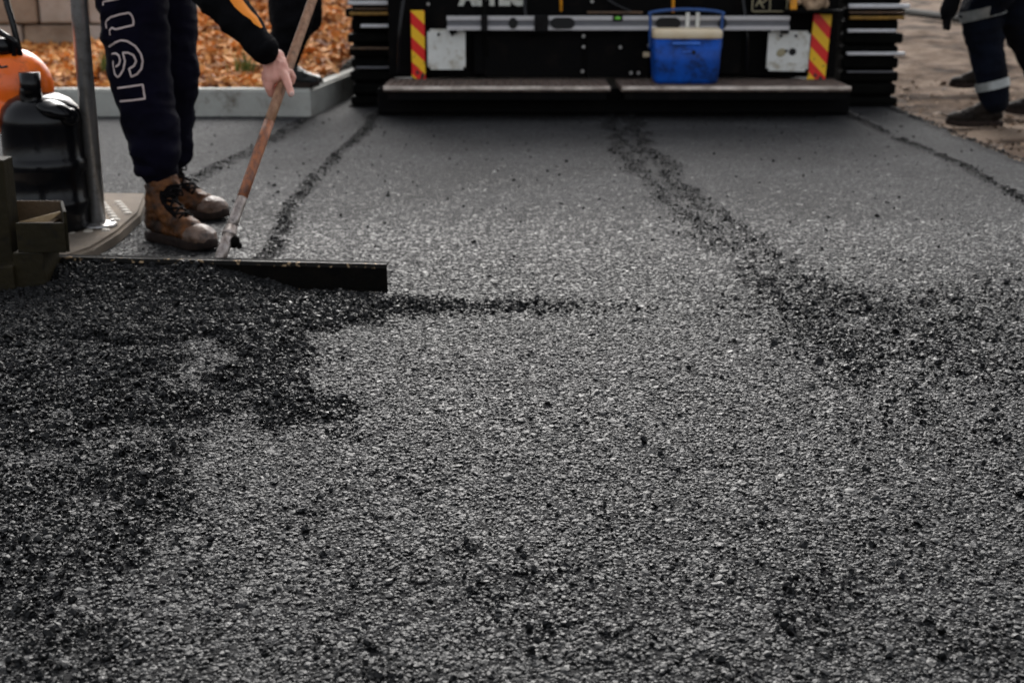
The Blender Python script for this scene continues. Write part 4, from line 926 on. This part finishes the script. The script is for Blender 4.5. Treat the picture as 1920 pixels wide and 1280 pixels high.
# arms and torso
def onh(t): return HP0 + HAX * t
def hpix(y):   # point on the handle seen at image row y
    lo_, hi_ = 0, 2
    for _ in range(40):
        m_ = (lo_ + hi_) / 2; p = onh(m_) - org; v = (p.y * SP + p.z * CP) / (p.y * CP - p.z * SP); py = 640 - v * FPX
        if py > y: lo_ = m_
        else: hi_ = m_
    return onh(lo_)
hh = hpix(145); HY = hh.y
wrR = P3(504, 100, HY - .03); elR = P3(395, -22, HY + .02); shR = Vector((elR.x - .10, HY + .12, elR.z + .27))
chest = Vector((shR.x - .0, 4.30, shR.z + .03)); shL = Vector((chest.x + .08, 4.50, chest.z + .03)); lowb = (pel + chest) / 2 + Vector((-.04, 0, .06))
hL = onh(1.28); elL = Vector(((shL.x + hL.x) / 2 + .02, 4.50, (shL.z + hL.z) / 2 - .10)); wrL = hL + (elL - hL).normalized() * .07
bm = bmesh.new()
limb(bm, [elR, P3(452, 42, HY - .005), P3(497, 92, HY - .028)], [.064, .052, .040]); limb(bm, [shR, elR], [.080, .064])
limb(bm, [shL, elL, wrL + (elL - wrL) * .1], [.080, .060, .042])
limb(bm, [shR, chest, shL], [.085, .12, .085]); addball(bm, (chest + lowb) / 2, (.17, .19, .14), 18); limb(bm, [pel + Vector((0, 0, .03)), lowb, chest], [.15, .155, .15]); addball(bm, pel + Vector((0, 0, .06)), (.155, .185, .11), 18)
hc = chest + Vector((.24, .0, .13)); limb(bm, [chest, chest + (hc - chest) * .42], [.09, .062])
jm = remesh(bm, .008, 5, [(.0045, 9, (1.5, 1, 1)), (.003, 22, (1, 1, 1))]); jk = link('jacket', jm, M['black_cloth'], w1, True)
c0 = P3(503, 98, HY - .03); dr = (wrR - elR).normalized(); tube('cuff', [P3(494, 88, HY - .027), P3(499, 94, HY - .029), P3(505, 102, HY - .03)], [.041, .0405, .036], M['black_cloth'], jk, 20)
# orange panel along the outer sleeve
jb = BVHTree.FromPolygons([v.co + w1.location for v in jm.vertices], [tuple(p.vertices) for p in jm.polygons])
up_e = [(445, -12), (456, 0), (470, 18), (479, 34), (492, 46)]
bm = bmesh.new(); pr_ = None
for k, (x, y) in enumerate([(443, -30), (456, -14), (467, -1), (475, 10), (483, 21), (491, 32), (499, 43)]):
    base = P3(x, y, HY - .06); w = (.020, .021, .020, .017, .014, .011, .004)[k]
    n0 = Vector((.707, -.1, .707)); near = jb.find_nearest(base)
    p, nn = near[0], near[1]; ad_ = nn.cross(dr).normalized() * w; row = []
    for s in (-1, -.3, .3, 1):
        q = jb.find_nearest(p + ad_ * s); row.append(bm.verts.new(q[0] + q[1] * .0025))
    if pr_:
        for i_ in range(3): bm.faces.new((pr_[i_], pr_[i_ + 1], row[i_ + 1], row[i_]))
    pr_ = row
bm_to('orange_panel', bm, M['hi_orange'], jk, True)
# skin: head, neck, hands as one body (arms run inside the sleeves)
bm = bmesh.new()
fw = head(bm, hc, (.75, -.05, -.62)); limb(bm, [hc, chest, shR], [.055, .06, .04]); limb(bm, [shR, elR, wrR], [.038, .036, .026]); limb(bm, [chest, shL, elL, wrL], [.05, .038, .034, .026])
limb(bm, [chest, lowb, pel, hipR, kneeR, ankR], [.09, .09, .09, .07, .05, .034]); limb(bm, [pel, hipL, kneeL, ankL], [.09, .07, .05, .034])
body = link('body', remesh(bm, .008, 4), M['skin'], w1, True)
# the gripping right hand; u: right in the picture, tw: towards the camera
def hp(x, y, d=0.0): return P3(x, y, hpix(y).y - d)
bm = bmesh.new()
limb(bm, [P3(498, 92, HY - .028), hp(511, 108, .020)], [.029, .026], 16)
# back of the hand
for a_, b_, ra, rb in (((508, 104), (505, 146), .024, .0155), ((512, 104), (514, 148), .024, .016), ((520, 106), (524, 142), .021, .016), ((526, 112), (534, 136), .016, .0145)):
    limb(bm, [hp(*a_, .020), hp((a_[0] + b_[0]) / 2, (a_[1] + b_[1]) / 2, .027), hp(*b_, .024)], [ra, (ra + rb) / 2 + .001, rb], 14)
hand = remesh_bm = bm
palm_me = bm
# thumb along the front of the shaft, pointing down
limb(bm, [hp(524, 126, .024), hp(535, 144, .031), hp(541, 161, .031), hp(546, 176, .027)], [.0165, .0135, .0120, .0098], 12)
# fingers round the left side and behind the shaft
limb(bm, [hp(503, 146, .020), hp(500, 158, .006), hp(507, 168, -.016), hp(530, 163, -.024)], [.0145, .0120, .0105, .0095], 12)
limb(bm, [hp(508, 150, .022), hp(504, 166, .006), hp(508, 177, -.014), hp(524, 176, -.024)], [.0140, .0115, .0100, .0090], 12)
limb(bm, [hp(500, 138, .020), hp(497, 148, .004), hp(506, 156, -.020), hp(532, 152, -.026)], [.0140, .0110, .0100, .0090], 12)
# index finger coming round from behind on the right
limb(bm, [hp(532, 134, .018), hp(545, 137, .006), hp(549, 145, -.006), hp(547, 154, -.016)], [.0130, .0105, .0100, .0090], 12)
limb(bm, [P3(498, 92, HY - .028), P3(460, 50, HY - .01)], [.026, .028], 12)
hm_ = remesh(bm, .0026, 3, [(.0006, 60, (1, 1, 1))])
ho = link('hand', hm_, M['skin'], body, True)
nl = hp(547, 177, .0365); bm = bmesh.new(); addball(bm, nl, (.0062, .0022, .0078), 12, (.2, .25, 0)); bm_to('thumb_nail', bm, M['nail'], ho, True)
# left hand higher on the shaft
bm = bmesh.new(); limb(bm, [wrL, hL + (wrL - hL) * .45], [.027, .026])
b1 = HAX.cross((wrL - hL).normalized()).normalized(); b2 = (wrL - hL).normalized()
for k in range(4):
    o_ = HAX * (.03 - k * .02)
    pts = [hL + o_ + (b2 * math.cos(t) + b1 * math.sin(t)) * .026 for t in (0, .9, 1.9, 2.9, 3.7)]; limb(bm, pts, [.012, .0115, .0105, .0095, .0085], 10)
pts = [hL + HAX * (.045 - .0 * k) + (b2 * math.cos(t) - b1 * math.sin(t)) * .027 for k, t in enumerate((.1, 1.0, 2.0))]; limb(bm, pts, [.014, .012, .010], 10)
link('hand', remesh(bm, .004, 3), M['skin'], body, True)
face(body, hc, *fw)

# ------------------------------------------------------------------ generic standing worker
def worker(base, label, footR, footL, knR, knL, hip, sh_c, yawv, mats, handsR=None, handsL=None, radii=(.10, .078, .068), boots=None, shirt='black_cloth', pants='black_cloth', bands=(), headf=(1, 0, 0), lz=(0, 0)):
    w = empty('person', base, label, 'person')
    s = Vector(yawv).normalized(); hipA, hipB = hip - s * .09, hip + s * .09
    ank = []
    for (t, h), z in zip((footR, footL), lz):
        t, h = Vector(t), Vector(h); f = (t - h).normalized(); a = h + f * .06 + Vector((0, 0, .17 + z)); ank.append(a)
        boot(w, t, h, a, boots, lift=z, laces=False)
    bm = bmesh.new()
    for kn, hp_, a in ((knR, hipA, ank[0]), (knL, hipB, ank[1])):
        limb(bm, [hp_, kn, (kn + a) / 2, a + Vector((0, 0, -.03))], [radii[0] + .02, radii[0], radii[1], radii[2]])
    addball(bm, hip + Vector((0, 0, .04)), (.15, .17, .13), 16)
    me = remesh(bm, .011, 5, [(.006, 7, (1, 1, 1.6)), (.003, 18, (1, 1, 2))]); tr = link('trousers', me, M[pants], w, True)
    bt = BVHTree.FromPolygons([v.co + w.location for v in me.vertices], [tuple(p.vertices) for p in me.polygons])
    for (leg, t, hgt, r_) in bands:
        a, k = (ank[leg], (knR, knL)[leg]); c = a + (k - a) * t; d = (k - a).normalized()
        bm = bmesh.new(); rings = []
        for q in (-.5, .5):
            cc = c + d * hgt * q; u = Vector((1, 0, 0)); u = (u - d * u.dot(d)).normalized(); v_ = d.cross(u); ring = []
            for m_ in range(28):
                dd = u * math.cos(m_ * 2 * math.pi / 28) + v_ * math.sin(m_ * 2 * math.pi / 28); hit = bt.ray_cast(cc + dd * .2, -dd, .2)
                hp_ = hit[0] if hit[0] is not None else cc + dd * r_
                if (hp_ - cc).length > r_ * 1.5: hp_ = cc + dd * r_
                ring.append(bm.verts.new(hp_ + dd * .008))
            rings.append(ring)
        for m_ in range(28): bm.faces.new((rings[0][m_], rings[0][(m_ + 1) % 28], rings[1][(m_ + 1) % 28], rings[1][m_]))
        bmesh.ops.recalc_face_normals(bm, faces=bm.faces); bm_to('reflective_band', bm, M['reflect'], tr, True)
    A, B = sh_c - s * .19, sh_c + s * .19; bm = bmesh.new()
    limb(bm, [hip + Vector((0, 0, .05)), (hip + sh_c) / 2, sh_c - Vector((0, 0, .08))], [.15, .16, .155]); limb(bm, [A, sh_c, B], [.08, .10, .08]); limb(bm, [sh_c, sh_c + Vector((0, 0, .08))], [.08, .06])
    arms = []
    for S, Hn in ((A, handsR), (B, handsL)):
        Hn = Hn if Hn is not None else S + Vector((.05, 0, -.58)); el = (S + Hn) / 2 + Vector((-.04, 0, -.02)); limb(bm, [S, el, Hn + (el - Hn) * .15], [.075, .058, .042]); arms.append((S, el, Hn))
    link('jacket', remesh(bm, .012, 5, [(.004, 12, (1, 1, 1))]), M[shirt], w, True)
    bm = bmesh.new(); hc_ = sh_c + Vector((headf[0] * .04, headf[1] * .04, .26)); fw_ = head(bm, hc_, headf)
    limb(bm, [hc_, sh_c], [.055, .06])
    limb(bm, [sh_c, hip, knR], [.08, .08, .05]); limb(bm, [hip, knL], [.08, .05])
    for S, el, Hn in arms:
        limb(bm, [sh_c, S, el, Hn], [.05, .04, .036, .027]); d = (Hn - el).normalized(); 
        limb(bm, [Hn, Hn + d * .07], [.032, .036])
        for k in range(4):
            o_ = s * (k - 1.5) * .019; limb(bm, [Hn + d * .07 + o_, Hn + d * .115 + o_ + Vector((.006, 0, 0)), Hn + d * (.155 - .008 * abs(k - 1.5)) + o_ + Vector((.018, 0, 0))], [.0105, .0095, .008], 8)
        limb(bm, [Hn + d * .03, Hn + d * .07 + s * .04, Hn + d * .10 + s * .045], [.014, .012, .009], 8)
    bd = link('body', remesh(bm, .006, 3), M['skin'], w, True); face(bd, hc_, *fw_)
    for S, el, Hn in arms:
        if mats.get('glove'):
            d = (Hn - el).normalized(); bm = bmesh.new(); limb(bm, [Hn - d * .02, Hn + d * .07], [.042, .046])
            for k in range(4):
                o_ = s * (k - 1.5) * .021; limb(bm, [Hn + d * .07 + o_, Hn + d * .12 + o_ + Vector((.008, 0, 0)), Hn + d * .165 + o_ + Vector((.022, 0, 0))], [.0145, .0135, .012], 8)
            limb(bm, [Hn + d * .03, Hn + d * .07 + s * .045, Hn + d * .11 + s * .05], [.018, .016, .013], 8)
            link('glove', remesh(bm, .006, 2), M['black_cloth'], w, True)
    return w
# worker in black standing on the kerb behind
kz = KZ + .002
t2 = at(600, 163, KY + .10); t2.z = kz; t2.y = KY + .09; h2 = t2 + Vector((-.29, .03, 0)); t2b = t2 + Vector((-.02, .30, -.03)); h2b = t2b + Vector((-.28, .06, 0))
knA = at(548, 40, KY + .14); knA.y = KY + .12; knB = at(565, 30, KY + .40)
BK = (M['black_boot'],) * 3 + (M['sole'],)
worker((h2.x, h2.y, kz), 'person in black trousers and black boots standing on the kerb corner', (t2, h2), (t2b, h2b), knA, knB, Vector((knA.x + .0, KY + .28, 1.02)), Vector((knA.x + .03, KY + .28, 1.52)), (0, 1, 0), {}, boots=BK, radii=(.118, .086, .068))
# worker at the right edge
t3 = gnd(1772, 236, -.03); h3 = t3 + Vector((.305, -.02, 0)); t3b = gnd(1884, 214, -.03); h3b = t3b + Vector((.30, .02, 0)); 
k3 = at(1868, 24, 7.0); k3.y = t3.y + .02; k3b = at(1898, 20, 7.3)
DB = (M['dusty_boot'],) * 3 + (M['sole'],)
hand3 = at(1788, -5, 7.05)
worker((h3.x, h3.y, -.03), 'person in navy work trousers with grey reflective bands walking on the dirt', (t3, h3), (t3b, h3b), k3, k3b, Vector((k3.x + .10, 7.08, .90)), Vector((k3.x + .02, 7.08, 1.40)), (0, 1, 0), {'glove': 1}, handsR=hand3, radii=(.108, .090, .074), boots=DB, pants='work_navy', shirt='work_navy', bands=((0, .97, .055, .115), (0, .12, .045, .10), (1, .22, .045, .1)), headf=(-1, 0, -.1))
# another worker half hidden behind him, one boot forward
t4 = gnd(1778, 178, -.03); h4 = t4 + Vector((.30, .03, 0)); t4b = t4 + Vector((.62, .28, 0)); h4b = t4b + Vector((.29, .04, 0))
k4 = at(1872, 20, t4.y); k4b = at(1905, 20, t4.y + .3)
worker((h4.x, h4.y, -.03), 'person in plain dark trousers mostly hidden behind the legs with reflective bands', (t4, h4), (t4b, h4b), k4, k4b, Vector((k4.x + .10, t4.y + .14, .92)), Vector((k4.x + .12, t4.y + .14, 1.42)), (0, 1, 0), {}, radii=(.092, .078, .066), boots=DB, headf=(-1, 0, 0), lz=(.045, 0))

# dark kerb line across the dirt far right, built as a tube
for (xa, ya, xb, yb, Y, lab) in ((1700, 27, 1990, 66, 12.5, 'dark kerb line across the dirt behind the person in navy'),):
    a, b = gnd(xa, ya, .0), gnd(xb, yb, .0); a.z = b.z = .035; mid = (a + b) / 2; d = b - a
    o = bm_to('kerb_line', addtube(bmesh.new(), [a - mid, a * .5 + b * .5 - mid, b - mid], .055, 14), M['black_rubber'], None, True); o.location = mid; tag(o, lab, 'kerb_line')
